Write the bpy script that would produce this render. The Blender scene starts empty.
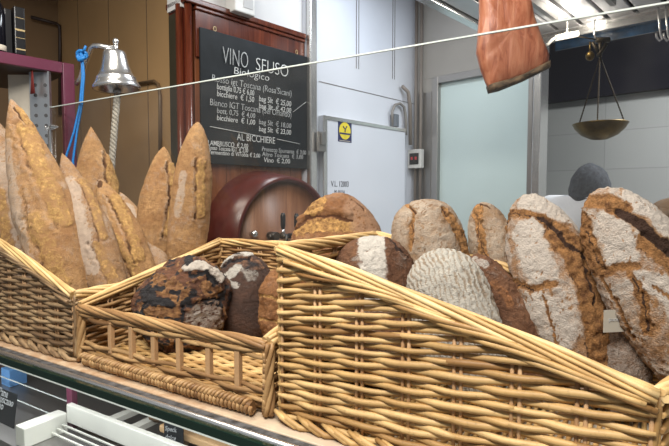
import bpy, math, random
import numpy as np
from mathutils import Vector, Matrix

random.seed(7)
SC = bpy.context.scene
COL = SC.collection
PI = math.pi

# ------------------------------------------------------------------ camera
CAMZ = 1.58
F = 500.0                       # focal length in pixels of a 669 wide frame
PITCH = math.radians(3.0)
AZ = math.radians(31.7)         # camera looks this far to the left of +y
cam_d = bpy.data.cameras.new('camera'); cam = bpy.data.objects.new('camera', cam_d); COL.objects.link(cam)
cam_d.sensor_width = 36.0; cam_d.lens = F / 669.0 * 36.0
cam_d.clip_start = 0.02; cam_d.clip_end = 60
cam.location = (0, 0, CAMZ)
cam.rotation_euler = (PI/2 - PITCH, 0, AZ)
SC.camera = cam

# ------------------------------------------------------------------ world, exposure
SC.view_settings.view_transform = 'Standard'
SC.view_settings.look = 'None'
SC.view_settings.gamma = 1.0
SC.view_settings.use_curve_mapping = False
SC.view_settings.exposure = 0.0
w = bpy.data.worlds.new('hall_ambience'); SC.world = w; w.use_nodes = True
w.node_tree.nodes['Background'].inputs[0].default_value = (0.86, 0.93, 1.0, 1)
w.node_tree.nodes['Background'].inputs[1].default_value = 0.24

# ------------------------------------------------------------------ lights (ceiling lamps of the hall)
RA = math.radians(-11.5)        # the room is turned against the counter
RM = Matrix.Rotation(RA, 4, 'Z')
def rm(u, v, z=0.0): return RM @ Vector((u, v, z))
def area(name, loc, sx, sy, power, color, rot=(0, 0, 0)):
    l = bpy.data.lights.new(name, 'AREA'); l.shape = 'RECTANGLE'; l.size = sx; l.size_y = sy
    l.energy = power; l.color = color
    o = bpy.data.objects.new(name, l); COL.objects.link(o); o.location = loc; o.rotation_euler = rot
    return o
area('hall_lamp_light', (-0.2, -0.35, 3.05), 1.5, 0.3, 82, (1.0, 0.965, 0.90), (math.radians(16), 0, 0))
area('counter_lamp_light', (-1.25, 0.65, 3.05), 1.3, 0.5, 36, (1.0, 0.93, 0.82), (0, 0, 0))
area('service_lamp_light', rm(-1.35, 2.15, 3.1), 0.9, 0.4, 27, (0.88, 0.94, 1.0), (0, 0, RA))
area('rear_lamp_light', rm(0.3, 3.3, 3.1), 1.2, 0.4, 95, (0.93, 0.97, 1.0), (0, 0, RA))

# ------------------------------------------------------------------ maths helpers
def axes():
    R = Matrix.Rotation(AZ, 3, 'Z') @ Matrix.Rotation(PI/2-PITCH, 3, 'X')
    return R @ Vector((1, 0, 0)), R @ Vector((0, 1, 0)), R @ Vector((0, 0, -1))
AX, AY, AF = axes()
FWD = Vector((-math.sin(AZ), math.cos(AZ), 0)); RGT = Vector((math.cos(AZ), math.sin(AZ), 0))
def P(px, py, d):
    """point seen at px,py whose level distance along the view is d"""
    v = AF + AX * ((px - 334.5) / F) + AY * ((223 - py) / F)
    t = d / v.dot(FWD)
    return Vector((0, 0, CAMZ)) + v * t
def Pz(px, py, z):
    v = AF + AX * ((px - 334.5) / F) + AY * ((223 - py) / F)
    return Vector((0, 0, CAMZ)) + v * ((z - CAMZ) / v.z)
def Py(px, py, y):
    v = AF + AX * ((px - 334.5) / F) + AY * ((223 - py) / F)
    return Vector((0, 0, CAMZ)) + v * (y / v.y)

def _hash(ix, iy, iz, seed):
    h = (ix * 374761393 + iy * 668265263 + iz * 2147483647 + seed * 1274126177) & 0xffffffff
    h = ((h ^ (h >> 13)) * 1274126177) & 0xffffffff
    h = ((h ^ (h >> 16)) * 2246822519) & 0xffffffff
    return ((h ^ (h >> 15)) & 0xffff) / 65535.0
def vnoise(p, seed=0):
    p = np.asarray(p, dtype=np.float64) + 100.0
    i = np.floor(p).astype(np.int64); f = p - i; f = f * f * (3 - 2 * f)
    r = 0
    for dx in (0, 1):
        wx = f[:, 0] if dx else 1 - f[:, 0]
        for dy in (0, 1):
            wy = f[:, 1] if dy else 1 - f[:, 1]
            for dz in (0, 1):
                wz = f[:, 2] if dz else 1 - f[:, 2]
                r = r + wx * wy * wz * _hash(i[:, 0] + dx, i[:, 1] + dy, i[:, 2] + dz, seed)
    return r * 2 - 1
def fbm(p, seed=0, octv=3):
    r = 0; a = 1; s = 0
    for o in range(octv):
        r = r + a * vnoise(np.asarray(p) * (2 ** o), seed + o * 17); s += a; a *= 0.5
    return r / s
def sstep(e0, e1, x):
    t = np.clip((x - e0) / (e1 - e0), 0, 1); return t * t * (3 - 2 * t)

# ------------------------------------------------------------------ mesh collector
class MB:
    def __init__(s): s.v = []; s.f = []; s.sm = []
    def box(s, a, b, M=None):
        x0, y0, z0 = a; x1, y1, z1 = b
        n = len(s.v)
        for p in ((x0,y0,z0),(x1,y0,z0),(x1,y1,z0),(x0,y1,z0),(x0,y0,z1),(x1,y0,z1),(x1,y1,z1),(x0,y1,z1)):
            p = Vector(p); s.v.append(tuple(M @ p if M else p))
        for f in ((0,3,2,1),(4,5,6,7),(0,1,5,4),(1,2,6,5),(2,3,7,6),(3,0,4,7)):
            s.f.append(tuple(n + i for i in f)); s.sm.append(False)
        return s
    def tube(s, pts, r, k=6, cap=True, M=None, flat=1.0):
        pts = [Vector(p) for p in pts]
        if M: pts = [M @ p for p in pts]
        m = len(pts)
        if not hasattr(r, '__len__'): r = [r] * m
        n0 = len(s.v); prev = None
        for i in range(m):
            t = (pts[min(i+1, m-1)] - pts[max(i-1, 0)])
            if t.length < 1e-9: t = Vector((0, 0, 1))
            t.normalize()
            if prev is None:
                up = Vector((0, 0, 1)) if abs(t.z) < 0.9 else Vector((1, 0, 0))
                a = t.cross(up).normalized()
            else:
                a = (prev - t * prev.dot(t))
                a = a.normalized() if a.length > 1e-6 else t.orthogonal().normalized()
            prev = a; b = t.cross(a)
            for j in range(k):
                an = 2 * PI * j / k
                q = pts[i] + a * (math.cos(an) * r[i]) + b * (math.sin(an) * r[i] * flat)
                s.v.append(tuple(q))
        for i in range(m - 1):
            for j in range(k):
                j2 = (j + 1) % k
                s.f.append((n0+i*k+j, n0+i*k+j2, n0+(i+1)*k+j2, n0+(i+1)*k+j)); s.sm.append(True)
        if cap:
            s.f.append(tuple(n0 + j for j in reversed(range(k)))); s.sm.append(False)
            s.f.append(tuple(n0 + (m-1)*k + j for j in range(k))); s.sm.append(False)
        return s
    def lathe(s, prof, c=(0,0,0), k=32, M=None, smooth=True):
        """prof: list of (radius, z)"""
        c = Vector(c); n0 = len(s.v)
        for r, z in prof:
            for j in range(k):
                an = 2*PI*j/k
                p = Vector((math.cos(an)*r, math.sin(an)*r, z))
                p = (M @ p) if M else p
                s.v.append(tuple(p + c))
        for i in range(len(prof)-1):
            for j in range(k):
                j2 = (j+1) % k
                s.f.append((n0+i*k+j, n0+i*k+j2, n0+(i+1)*k+j2, n0+(i+1)*k+j)); s.sm.append(smooth)
        s.f.append(tuple(n0+j for j in reversed(range(k)))); s.sm.append(False)
        s.f.append(tuple(n0+(len(prof)-1)*k+j for j in range(k))); s.sm.append(False)
        return s
    def prism(s, poly, n, t, M=None):
        """poly: list of 3D points, extruded by vector n*t"""
        off = Vector(n) * t; n0 = len(s.v); k = len(poly)
        for p in poly:
            p = Vector(p); s.v.append(tuple(M @ p if M else p))
        for p in poly:
            p = Vector(p) + off; s.v.append(tuple(M @ p if M else p))
        s.f.append(tuple(n0+i for i in range(k))); s.sm.append(False)
        s.f.append(tuple(n0+k+i for i in reversed(range(k)))); s.sm.append(False)
        for i in range(k):
            j = (i+1) % k
            s.f.append((n0+j, n0+i, n0+k+i, n0+k+j)); s.sm.append(False)
        return s

WL = {}     # world location of every object made here
def tag(o, label=None, cat=None, group=None, kind=None):
    if label: o['label'] = label
    if cat: o['category'] = cat
    if group: o['group'] = group
    if kind: o['kind'] = kind
    return o
def thing(name, label, cat, loc, group=None):
    o = bpy.data.objects.new(name, None); COL.objects.link(o); o.empty_display_size = 0.05
    o.location = loc; WL[o] = Vector(loc)
    return tag(o, label, cat, group)
def obj(name, mb, mat, parent=None, bevel=0, label=None):
    v = np.array(mb.v, dtype=np.float64)
    lo = v.min(0); hi = v.max(0)
    org = Vector(((lo[0]+hi[0])/2, (lo[1]+hi[1])/2, lo[2]))
    v = v - np.array(org)
    me = bpy.data.meshes.new(name); me.from_pydata(v.tolist(), [], mb.f); 
    me.polygons.foreach_set('use_smooth', mb.sm); me.materials.append(mat)
    import bmesh
    bm = bmesh.new(); bm.from_mesh(me); bmesh.ops.recalc_face_normals(bm, faces=bm.faces); bm.to_mesh(me); bm.free()
    me.update()
    o = bpy.data.objects.new(name, me); COL.objects.link(o)
    WL[o] = org
    if parent: o.parent = parent; o.location = org - WL[parent]
    else: o.location = org
    if bevel:
        m = o.modifiers.new('bevel', 'BEVEL'); m.width = bevel; m.segments = 2; m.limit_method = 'ANGLE'
    if label: o['label'] = label
    return o
def parts(name, mb, mat, parent, bevel=0, label=None):
    """one object for every loose piece collected in mb"""
    par = list(range(len(mb.v)))
    def find(i):
        while par[i] != i: par[i] = par[par[i]]; i = par[i]
        return i
    for f in mb.f:
        for q in f[1:]:
            a_, b_ = find(f[0]), find(q)
            if a_ != b_: par[b_] = a_
    gr = {}
    for k_, f in enumerate(mb.f): gr.setdefault(find(f[0]), []).append(k_)
    out = []
    for fs in gr.values():
        ids = sorted({i for k_ in fs for i in mb.f[k_]}); mp = {v: i for i, v in enumerate(ids)}
        m2 = MB(); m2.v = [mb.v[i] for i in ids]; m2.f = [tuple(mp[i] for i in mb.f[k_]) for k_ in fs]; m2.sm = [mb.sm[k_] for k_ in fs]
        out.append(obj(name, m2, mat, parent, bevel, label))
    return out
def struct(name, mb, mat, parent=None, bevel=0):
    o = obj(name, mb, mat, parent, bevel)
    if not parent: o['kind'] = 'structure'
    return o

# ------------------------------------------------------------------ materials
def nt(name):
    m = bpy.data.materials.new(name); m.use_nodes = True
    n = m.node_tree; return m, n, n.nodes, n.links, n.nodes['Principled BSDF']
def noise(N, scale, detail=4, rough=0.6, vec=None, L=None, dist=0):
    x = N.new('ShaderNodeTexNoise'); x.inputs['Scale'].default_value = scale
    x.inputs['Detail'].default_value = detail; x.inputs['Roughness'].default_value = rough
    x.inputs['Distortion'].default_value = dist
    if vec is not None: L.new(vec, x.inputs['Vector'])
    return x.outputs[0]
def mixc(N, L, f, a, b, mode='MIX'):
    x = N.new('ShaderNodeMix'); x.data_type = 'RGBA'; x.blend_type = mode
    for s, v in ((0, f), (6, a), (7, b)):
        if hasattr(v, 'is_linked') or hasattr(v, 'links'): L.new(v, x.inputs[s])
        elif s == 0: x.inputs[0].default_value = v
        else: x.inputs[s].default_value = (*v, 1) if len(v) == 3 else v
    return x.outputs[2]
def ramp(N, L, f, stops):
    x = N.new('ShaderNodeValToRGB'); L.new(f, x.inputs[0]); e = x.color_ramp.elements
    while len(e) < len(stops): e.new(0.5)
    for i, (p, c) in enumerate(stops):
        e[i].position = p; e[i].color = (*c, 1) if hasattr(c, '__len__') else (c, c, c, 1)
    return x.outputs[0]
def bump(N, L, B, h, strength=0.3, dist=0.002):
    x = N.new('ShaderNodeBump'); x.inputs['Strength'].default_value = strength; x.inputs['Distance'].default_value = dist
    L.new(h, x.inputs['Height']); L.new(x.outputs[0], B.inputs['Normal'])
def flat(name, c, rough=0.5, metal=0.0, var=0.08, scale=6, bmp=0, emit=None, spec=0.5):
    m, n, N, L, B = nt(name)
    tc = N.new('ShaderNodeTexCoord').outputs['Object']
    f = noise(N, scale, 5, 0.6, tc, L)
    c2 = tuple(max(0, x*(1-var*2.2)) for x in c); c1 = tuple(min(1, x*(1+var)) for x in c)
    L.new(ramp(N, L, f, [(0.3, c2), (0.7, c1)]), B.inputs['Base Color'])
    B.inputs['Roughness'].default_value = rough; B.inputs['Metallic'].default_value = metal
    B.inputs['Specular IOR Level'].default_value = spec
    if bmp: bump(N, L, B, noise(N, scale*12, 4, 0.6, tc, L), bmp, 0.002)
    if emit: 
        B.inputs['Emission Color'].default_value = (*emit[0], 1); B.inputs['Emission Strength'].default_value = emit[1]
    return m
def brushed(name, c, rough=0.3, streak=(1, 1, 60)):
    m, n, N, L, B = nt(name)
    tc = N.new('ShaderNodeTexCoord').outputs['Object']
    mp = N.new('ShaderNodeMapping'); mp.inputs['Scale'].default_value = (90, 90, 1.5); L.new(tc, mp.inputs[0])
    f = noise(N, 4, 3, 0.6, mp.outputs[0], L)
    L.new(ramp(N, L, f, [(0.3, tuple(x*0.92 for x in c)), (0.7, c)]), B.inputs['Base Color'])
    B.inputs['Roughness'].default_value = rough
    B.inputs['Metallic'].default_value = 0.9
    return m
def wood(name, c1, c2, rough=0.4, sc=(1, 1, 0.06), freq=30):
    m, n, N, L, B = nt(name)
    tc = N.new('ShaderNodeTexCoord').outputs['Object']
    mp = N.new('ShaderNodeMapping'); mp.inputs['Scale'].default_value = sc; L.new(tc, mp.inputs[0])
    f = noise(N, freq, 5, 0.65, mp.outputs[0], L, 0.6)
    g = noise(N, freq*0.15, 3, 0.5, mp.outputs[0], L)
    c = ramp(N, L, f, [(0.3, c1), (0.68, c2)])
    c = mixc(N, L, ramp(N, L, g, [(0.35, 0.0), (0.65, 0.5)]), c, c1)
    L.new(c, B.inputs['Base Color']); B.inputs['Roughness'].default_value = rough
    bump(N, L, B, f, 0.15, 0.001)
    return m
def glassy(name, tint, refl=0.9, haze=1.0):
    m, n, N, L, B = nt(name)
    N.remove(B); out = N['Material Output']
    tr = N.new('ShaderNodeBsdfTransparent'); tr.inputs[0].default_value = (*tint, 1)
    gl = N.new('ShaderNodeBsdfGlossy'); gl.inputs['Roughness'].default_value = 0.02; gl.inputs[0].default_value = (refl, refl, refl, 1)
    fr = N.new('ShaderNodeFresnel'); fr.inputs[0].default_value = 1.45
    tc = N.new('ShaderNodeTexCoord').outputs['Object']
    sm = noise(N, 2.2, 4, 0.6, tc, L)
    dif = N.new('ShaderNodeBsdfDiffuse'); dif.inputs[0].default_value = (0.75, 0.75, 0.72, 1)
    m0 = N.new('ShaderNodeMixShader'); L.new(ramp(N, L, sm, [(0.4, 0.002), (0.75, 0.025*haze)]), m0.inputs[0])
    L.new(tr.outputs[0], m0.inputs[1]); L.new(dif.outputs[0], m0.inputs[2])
    ge = N.new('ShaderNodeNewGeometry'); k1 = N.new('ShaderNodeMath'); k1.operation = 'SUBTRACT'; k1.inputs[0].default_value = 1.0; L.new(ge.outputs['Backfacing'], k1.inputs[1])
    k2 = N.new('ShaderNodeMath'); k2.operation = 'MULTIPLY'; L.new(fr.outputs[0], k2.inputs[0]); L.new(k1.outputs[0], k2.inputs[1])
    mx = N.new('ShaderNodeMixShader'); L.new(k2.outputs[0], mx.inputs[0]); L.new(m0.outputs[0], mx.inputs[1]); L.new(gl.outputs[0], mx.inputs[2])
    L.new(mx.outputs[0], out.inputs[0])
    return m
def wicker(name, dark, mid, light, bark=0.35):
    m, n, N, L, B = nt(name)
    tc = N.new('ShaderNodeTexCoord').outputs['Object']
    geo = N.new('ShaderNodeNewGeometry')
    f = noise(N, 14, 4, 0.6, tc, L); fine = noise(N, 160, 4, 0.7, tc, L)
    rnd = geo.outputs['Random Per Island']
    c = ramp(N, L, rnd, [(0.0, dark), (0.28, mid), (0.72, light), (1.0, tuple(x*0.85 for x in mid))])
    c = mixc(N, L, ramp(N, L, f, [(0.42, 0.0), (0.68, 0.5)]), c, dark)
    c = mixc(N, L, ramp(N, L, fine, [(0.56, 0.0), (0.7, bark)]), c, tuple(x*0.5 for x in dark))
    L.new(c, B.inputs['Base Color']); B.inputs['Roughness'].default_value = 0.5
    B.inputs['Specular IOR Level'].default_value = 0.35
    bump(N, L, B, fine, 0.25, 0.001)
    return m
_bm = {}
def bread_mat(key, c1, c2, flour=(0.63, 0.585, 0.52), gold=(0.50, 0.27, 0.085), dark=(0.055, 0.026, 0.014), gold2=None, spec=0.3, fop=0.9):
    if key in _bm: return _bm[key]
    m, n, N, L, B = nt('bread_' + key)
    tc = N.new('ShaderNodeTexCoord').outputs['Object']
    at = N.new('ShaderNodeAttribute'); at.attribute_name = 'mask'
    sp = N.new('ShaderNodeSeparateColor'); L.new(at.outputs['Color'], sp.inputs[0])
    big = noise(N, 16, 5, 0.65, tc, L); mid = noise(N, 70, 5, 0.7, tc, L); fine = noise(N, 330, 3, 0.7, tc, L)
    c = ramp(N, L, big, [(0.32, c1), (0.68, c2)])
    c = mixc(N, L, ramp(N, L, mid, [(0.40, 0.0), (0.66, 0.6)]), c, tuple(x*0.5 for x in c1))
    c = mixc(N, L, ramp(N, L, fine, [(0.50, 0.0), (0.75, 0.35)]), c, tuple(min(1, x*1.5) for x in c2))
    toast = noise(N, 9, 3, 0.5, tc, L, 0.5)
    c = mixc(N, L, ramp(N, L, toast, [(0.48, 0.0), (0.72, 0.55)]), c, tuple(x*k for x, k in zip(c1, (0.75, 0.6, 0.5))))
    g2 = gold2 or tuple(x*0.32 for x in gold)
    gc = ramp(N, L, mid, [(0.36, g2), (0.52, gold), (0.66, tuple(min(1, x*1.45) for x in gold))])
    gc = mixc(N, L, ramp(N, L, fine, [(0.55, 0.0), (0.72, 0.55)]), gc, g2)
    def thr(ch, src, amt, lo, hi):
        a = N.new('ShaderNodeMath'); a.operation = 'MULTIPLY_ADD'; L.new(src, a.inputs[0]); a.inputs[1].default_value = amt
        L.new(ch, a.inputs[2])
        r = N.new('ShaderNodeMapRange'); r.interpolation_type = 'SMOOTHSTEP'; L.new(a.outputs[0], r.inputs[0])
        r.inputs[1].default_value = lo + amt*0.5; r.inputs[2].default_value = hi + amt*0.5
        return r.outputs[0]
    c = mixc(N, L, thr(sp.outputs[1], mid, 0.8, 0.25, 0.60), c, gc)
    fm = thr(sp.outputs[0], fine, 0.9, 0.10, 0.80)
    fm2 = thr(sp.outputs[0], mid, 1.5, 0.05, 0.75)
    mm = N.new('ShaderNodeMath'); mm.operation = 'MULTIPLY'; L.new(fm, mm.inputs[0]); L.new(fm2, mm.inputs[1])
    m9 = N.new('ShaderNodeMath'); m9.operation = 'MULTIPLY'; L.new(mm.outputs[0], m9.inputs[0]); m9.inputs[1].default_value = fop
    fl = mixc(N, L, ramp(N, L, mid, [(0.4, 0.0), (0.62, 0.4)]), flour, tuple(x*0.66 for x in flour))
    c = mixc(N, L, m9.outputs[0], c, fl)
    c = mixc(N, L, thr(sp.outputs[2], mid, 0.5, 0.25, 0.65), c, dark)
    L.new(c, B.inputs['Base Color']); B.inputs['Roughness'].default_value = 0.72
    B.inputs['Specular IOR Level'].default_value = spec
    hs = N.new('ShaderNodeMath'); hs.operation = 'ADD'; L.new(mid, hs.inputs[0]); L.new(fine, hs.inputs[1])
    bump(N, L, B, hs.outputs[0], 1.0, 0.005)
    _bm[key] = m; return m

M = {
 'steel': brushed('brushed_steel', (0.66, 0.66, 0.65), 0.26, (1, 1, 6)),
 'steel_dark': brushed('worn_steel', (0.36, 0.35, 0.34), 0.38, (1, 1, 4)),
 'chrome': flat('chrome', (0.80, 0.80, 0.80), 0.26, 0.92, 0.02),
 'white_panel': flat('white_cold_room_panel', (0.60, 0.635, 0.71), 0.35, 0, 0.03, 1.5),
 'white_wall': flat('white_painted_wall', (0.60, 0.60, 0.60), 0.6, 0, 0.04, 1.5),
 'beige_wall': flat('grey_beige_wall', (0.33, 0.315, 0.295), 0.6, 0, 0.05, 1.5),
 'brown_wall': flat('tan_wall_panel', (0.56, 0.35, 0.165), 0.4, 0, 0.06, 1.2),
 'brown_side': flat('shadowy_tan_panel', (0.30, 0.19, 0.10), 0.5, 0, 0.06, 1.2),  # tan wall colour darkened to hold the shade on this side
 'seam': flat('dark_seam', (0.16, 0.15, 0.15), 0.6),
 'seam_brown': flat('brown_seam', (0.24, 0.16, 0.085), 0.6),
 'pipe_dark': flat('dark_pipe', (0.05, 0.028, 0.02), 0.4),
 'teal': flat('pale_teal_frosted_panel', (0.56, 0.68, 0.68), 0.25, 0, 0.03, 1.0),
 'tile': None,
 'navy': flat('dark_blue_black_board', (0.012, 0.011, 0.018), 0.8, 0, 0.1, 2, 0, None, 0.1),
 'blue_strip': flat('blue_film', (0.012, 0.055, 0.13), 0.2, 0, 0.3, 18),
 'mahog': wood('mahogany', (0.045, 0.009, 0.005), (0.17, 0.040, 0.016), 0.22),
 'mahog_dark': wood('dark_mahogany', (0.035, 0.006, 0.005), (0.11, 0.02, 0.013), 0.18),
 'plank': wood('plank_wood', (0.09, 0.027, 0.012), (0.27, 0.095, 0.040), 0.35),
 'blackboard': flat('blackboard', (0.014, 0.017, 0.020), 0.6, 0, 0.25, 5, 0, None, 0.25),
 'chalk': flat('chalk', (0.58, 0.60, 0.60), 0.9, 0, 0.15, 60),
 'chalk_dim': flat('rubbed_chalk', (0.40, 0.42, 0.43), 0.9, 0, 0.2, 60),
 'black': flat('black_plastic', (0.012, 0.012, 0.014), 0.3),
 'glossy_black': flat('glossy_black', (0.008, 0.008, 0.012), 0.06),
 'gold_band': flat('gold_band', (0.55, 0.42, 0.22), 0.4, 0.3),
 'cream': flat('cream', (0.66, 0.60, 0.50), 0.5),
 'burgundy': flat('burgundy_paint', (0.135, 0.028, 0.06), 0.35, 0, 0.05),
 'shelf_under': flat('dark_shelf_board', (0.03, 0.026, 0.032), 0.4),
 'perf': brushed('perforated_metal', (0.66, 0.68, 0.70), 0.3),
 'hole': flat('hole_grey', (0.07, 0.07, 0.075), 0.8),
 'blue_cord': flat('blue_nylon_cord', (0.02, 0.22, 0.62), 0.45, 0, 0.15, 200, 0.4),
 'rope': flat('white_bell_rope', (0.62, 0.58, 0.50), 0.8, 0, 0.2, 200, 0.5),
 'brass': flat('old_brass', (0.15, 0.10, 0.034), 0.4, 1.0, 0.2, 20),
 'brass_dark': flat('tarnished_brass', (0.055, 0.042, 0.028), 0.5, 0.8, 0.2, 20),
 'beanie': flat('grey_blue_knit', (0.060, 0.066, 0.078), 0.95, 0, 0.2, 60, 0.8),
 'coat': flat('white_coat', (0.62, 0.64, 0.68), 0.85, 0, 0.05, 8, 0.2),
 'skin': flat('skin', (0.50, 0.30, 0.21), 0.5),
 'hair': flat('dark_hair', (0.03, 0.02, 0.015), 0.7),
 'trouser': flat('dark_trousers', (0.03, 0.035, 0.05), 0.9),
 'grey_plastic': flat('grey_plastic', (0.42, 0.42, 0.42), 0.5),
 'light_plastic': flat('pale_plastic', (0.62, 0.62, 0.60), 0.45),
 'floor': flat('grey_floor', (0.25, 0.24, 0.23), 0.5, 0, 0.1, 3),
 'slat': flat('ceiling_slat_metal', (0.52, 0.52, 0.54), 0.32, 0.35, 0.03, 3),
 'slat_gap': flat('slat_gap', (0.05, 0.05, 0.055), 0.7),
 'green_edge': flat('dark_green_glass_edge', (0.006, 0.02, 0.014), 0.08),
 'bright_edge': flat('polished_glass_edge', (0.66, 0.72, 0.68), 0.15),
 'silicone': flat('grimy_grey_sealant', (0.085, 0.085, 0.09), 0.5, 0, 0.4, 40, 0.3),
 'tray': flat('white_enamel', (0.66, 0.66, 0.60), 0.3, 0, 0.04),
 'case_dark': flat('dark_case_back', (0.045, 0.055, 0.055), 0.15, 0, 0.1),
 'red': flat('red_plastic', (0.50, 0.04, 0.05), 0.4),
 'sky_box': flat('light_blue_carton', (0.12, 0.32, 0.66), 0.5),
 'board': wood('cutting_board', (0.52, 0.33, 0.16), (0.66, 0.45, 0.25), 0.5, (0.1, 1, 1)),
 'glass': glassy('glass', (0.915, 0.905, 0.89)),
 'case_glass': glassy('display_glass', (0.97, 0.985, 0.98), 0.9, 0.2),
 'wick': wicker('willow', (0.24, 0.12, 0.04), (0.50, 0.305, 0.115), (0.68, 0.46, 0.205)),
 'wick_dull': wicker('weathered_willow', (0.15, 0.09, 0.048), (0.30, 0.19, 0.10), (0.45, 0.31, 0.17), 0.5),
 'wick_mid': wicker('brown_willow', (0.17, 0.085, 0.034), (0.34, 0.19, 0.078), (0.52, 0.33, 0.15)),
 'wick_rim': wicker('peeled_willow', (0.40, 0.23, 0.085), (0.62, 0.41, 0.175), (0.74, 0.54, 0.27), 0.25),
 'stake': wicker('willow_stakes', (0.34, 0.19, 0.09), (0.50, 0.30, 0.15), (0.58, 0.37, 0.2)),
 'paper': flat('paper', (0.40, 0.37, 0.31), 0.8, 0, 0.05),
 'yellow': flat('yellow_print', (0.75, 0.62, 0.04), 0.5),
 'sticker_blue': flat('dark_blue_print', (0.015, 0.02, 0.09), 0.4),
 'ink': flat('ink', (0.03, 0.03, 0.04), 0.7),
}
def tile_mat():
    m, n, N, L, B = nt('grey_wall_tile')
    tc = N.new('ShaderNodeTexCoord').outputs['Object']
    mp = N.new('ShaderNodeMapping'); L.new(tc, mp.inputs[0]); mp.inputs['Rotation'].default_value = (PI/2, 0, 0)
    b = N.new('ShaderNodeTexBrick'); L.new(mp.outputs[0], b.inputs[0]); b.inputs['Scale'].default_value = 1.0
    b.inputs['Brick Width'].default_value = 0.6; b.inputs['Row Height'].default_value = 0.3; b.inputs['Mortar Size'].default_value = 0.004
    b.offset = 0.0
    b.inputs['Color1'].default_value = (0.42, 0.43, 0.42, 1); b.inputs['Color2'].default_value = (0.39, 0.40, 0.39, 1)
    b.inputs['Mortar'].default_value = (0.33, 0.33, 0.33, 1)
    L.new(b.outputs[0], B.inputs['Base Color']); B.inputs['Roughness'].default_value = 0.4
    return m
M['tile'] = tile_mat()
def counter_mat():
    m, n, N, L, B = nt('worn_counter_top')
    tc = N.new('ShaderNodeTexCoord').outputs['Object']
    g = N.new('ShaderNodeSeparateXYZ'); L.new(tc, g.inputs[0])
    big = noise(N, 3, 4, 0.6, tc, L); mid = noise(N, 28, 6, 0.7, tc, L)
    mr = N.new('ShaderNodeMapRange'); L.new(g.outputs[0], mr.inputs[0]); mr.inputs[1].default_value = 0.0; mr.inputs[2].default_value = 0.60
    a = mixc(N, L, mr.outputs[0], (0.38, 0.235, 0.135), (0.60, 0.55, 0.46))
    a = mixc(N, L, ramp(N, L, mid, [(0.4, 0.0), (0.62, 0.7)]), a, (0.60, 0.48, 0.34))
    a = mixc(N, L, ramp(N, L, big, [(0.45, 0.0), (0.7, 0.4)]), a, (0.30, 0.17, 0.09))
    L.new(a, B.inputs['Base Color']); B.inputs['Roughness'].default_value = 0.45
    bump(N, L, B, mid, 0.2, 0.001)
    return m
M['counter'] = counter_mat()
def meat_mat():
    m, n, N, L, B = nt('cured_meat')
    tc = N.new('ShaderNodeTexCoord').outputs['Object']
    mp = N.new('ShaderNodeMapping'); mp.inputs['Scale'].default_value = (9, 9, 1.6); L.new(tc, mp.inputs[0])
    f = noise(N, 5, 5, 0.6, mp.outputs[0], L, 1.2); g = noise(N, 40, 4, 0.6, tc, L)
    c = ramp(N, L, f, [(0.28, (0.20, 0.045, 0.02)), (0.45, (0.42, 0.14, 0.07)), (0.7, (0.54, 0.23, 0.13))])
    c = mixc(N, L, ramp(N, L, g, [(0.6, 0.0), (0.75, 0.4)]), c, (0.62, 0.36, 0.2))
    L.new(c, B.inputs['Base Color']); B.inputs['Roughness'].default_value = 0.4
    bump(N, L, B, f, 0.5, 0.004)
    return m
M['meat'] = meat_mat()
M['rind'] = flat('dark_rind', (0.17, 0.11, 0.06), 0.7, 0, 0.45, 30, 0.8)

def text(name, s, size, origin, xdir, ydir, mat, parent, xs=1.0, shear=0.0, thick=0.0006, fatten=0.0):
    """flat lettering lying in the plane spanned by xdir / ydir"""
    c = bpy.data.curves.new(name, 'FONT'); c.body = s; c.size = size; c.extrude = thick; c.shear = shear; c.offset = fatten
    c.resolution_u = 3
    t = bpy.data.objects.new(name, c)
    COL.objects.link(t)
    dg = bpy.context.evaluated_depsgraph_get()
    me = bpy.data.meshes.new_from_object(t.evaluated_get(dg))
    bpy.data.objects.remove(t)
    xd = Vector(xdir).normalized(); yd = Vector(ydir).normalized(); zd = xd.cross(yd)
    for v in me.vertices:
        p = Vector(v.co)
        q = Vector(origin) + xd * (p.x * xs) + yd * p.y + zd * p.z
        v.co = q
    mb = MB(); mb.v = [tuple(v.co) for v in me.vertices]; mb.f = [tuple(p.vertices) for p in me.polygons]; mb.sm = [False]*len(mb.f)
    bpy.data.meshes.remove(me)
    return obj(name, mb, mat, parent)

# =================================================================== THE SETTING
CEIL = 3.25
struct('floor', MB().box((-6.5, -3.0, -0.1), (4.5, 8.0, 0.0), RM), M['floor'])
struct('ceiling', MB().box((-6.5, -0.8, CEIL), (4.5, 8.0, CEIL+0.1), RM), M['white_wall'])
U1 = -2.2                     # plane of the wine cabinet and the cold room
V2 = 3.24                     # wall that turns right behind the cold room
# white wall above the wine cabinet and the cold room wall
wl = struct('wall_left', MB().box((U1-0.12, 2.092, 0), (U1, V2+0.10, CEIL), RM), M['white_panel'])
mb = MB()
mb.box((U1, 2.2, 2.285), (U1+0.002, V2, 2.29), RM)
for v in (2.55, 2.575, 2.95, 2.975): mb.box((U1, v, 2.43), (U1+0.002, v+0.006, CEIL), RM)
parts('panel_joint', mb, M['seam'], wl)
struct('wall_upper_left', MB().box((U1-0.16, 1.29, 2.5), (U1-0.03, 2.090, CEIL), RM), M['white_wall'])
# tan panels at far left
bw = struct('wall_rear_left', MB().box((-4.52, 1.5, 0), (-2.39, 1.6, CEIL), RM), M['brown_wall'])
mb = MB()
for u in (-4.1, -3.55, -3.0, -2.55): mb.box((u, 1.497, 0), (u+0.008, 1.4999, CEIL), RM)
parts('panel_joint', mb, M['seam_brown'], bw)
struct('wall_side_left', MB().box((-4.62, -1.0, 0), (-4.521, 1.6, CEIL), RM), M['brown_side'])
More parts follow.
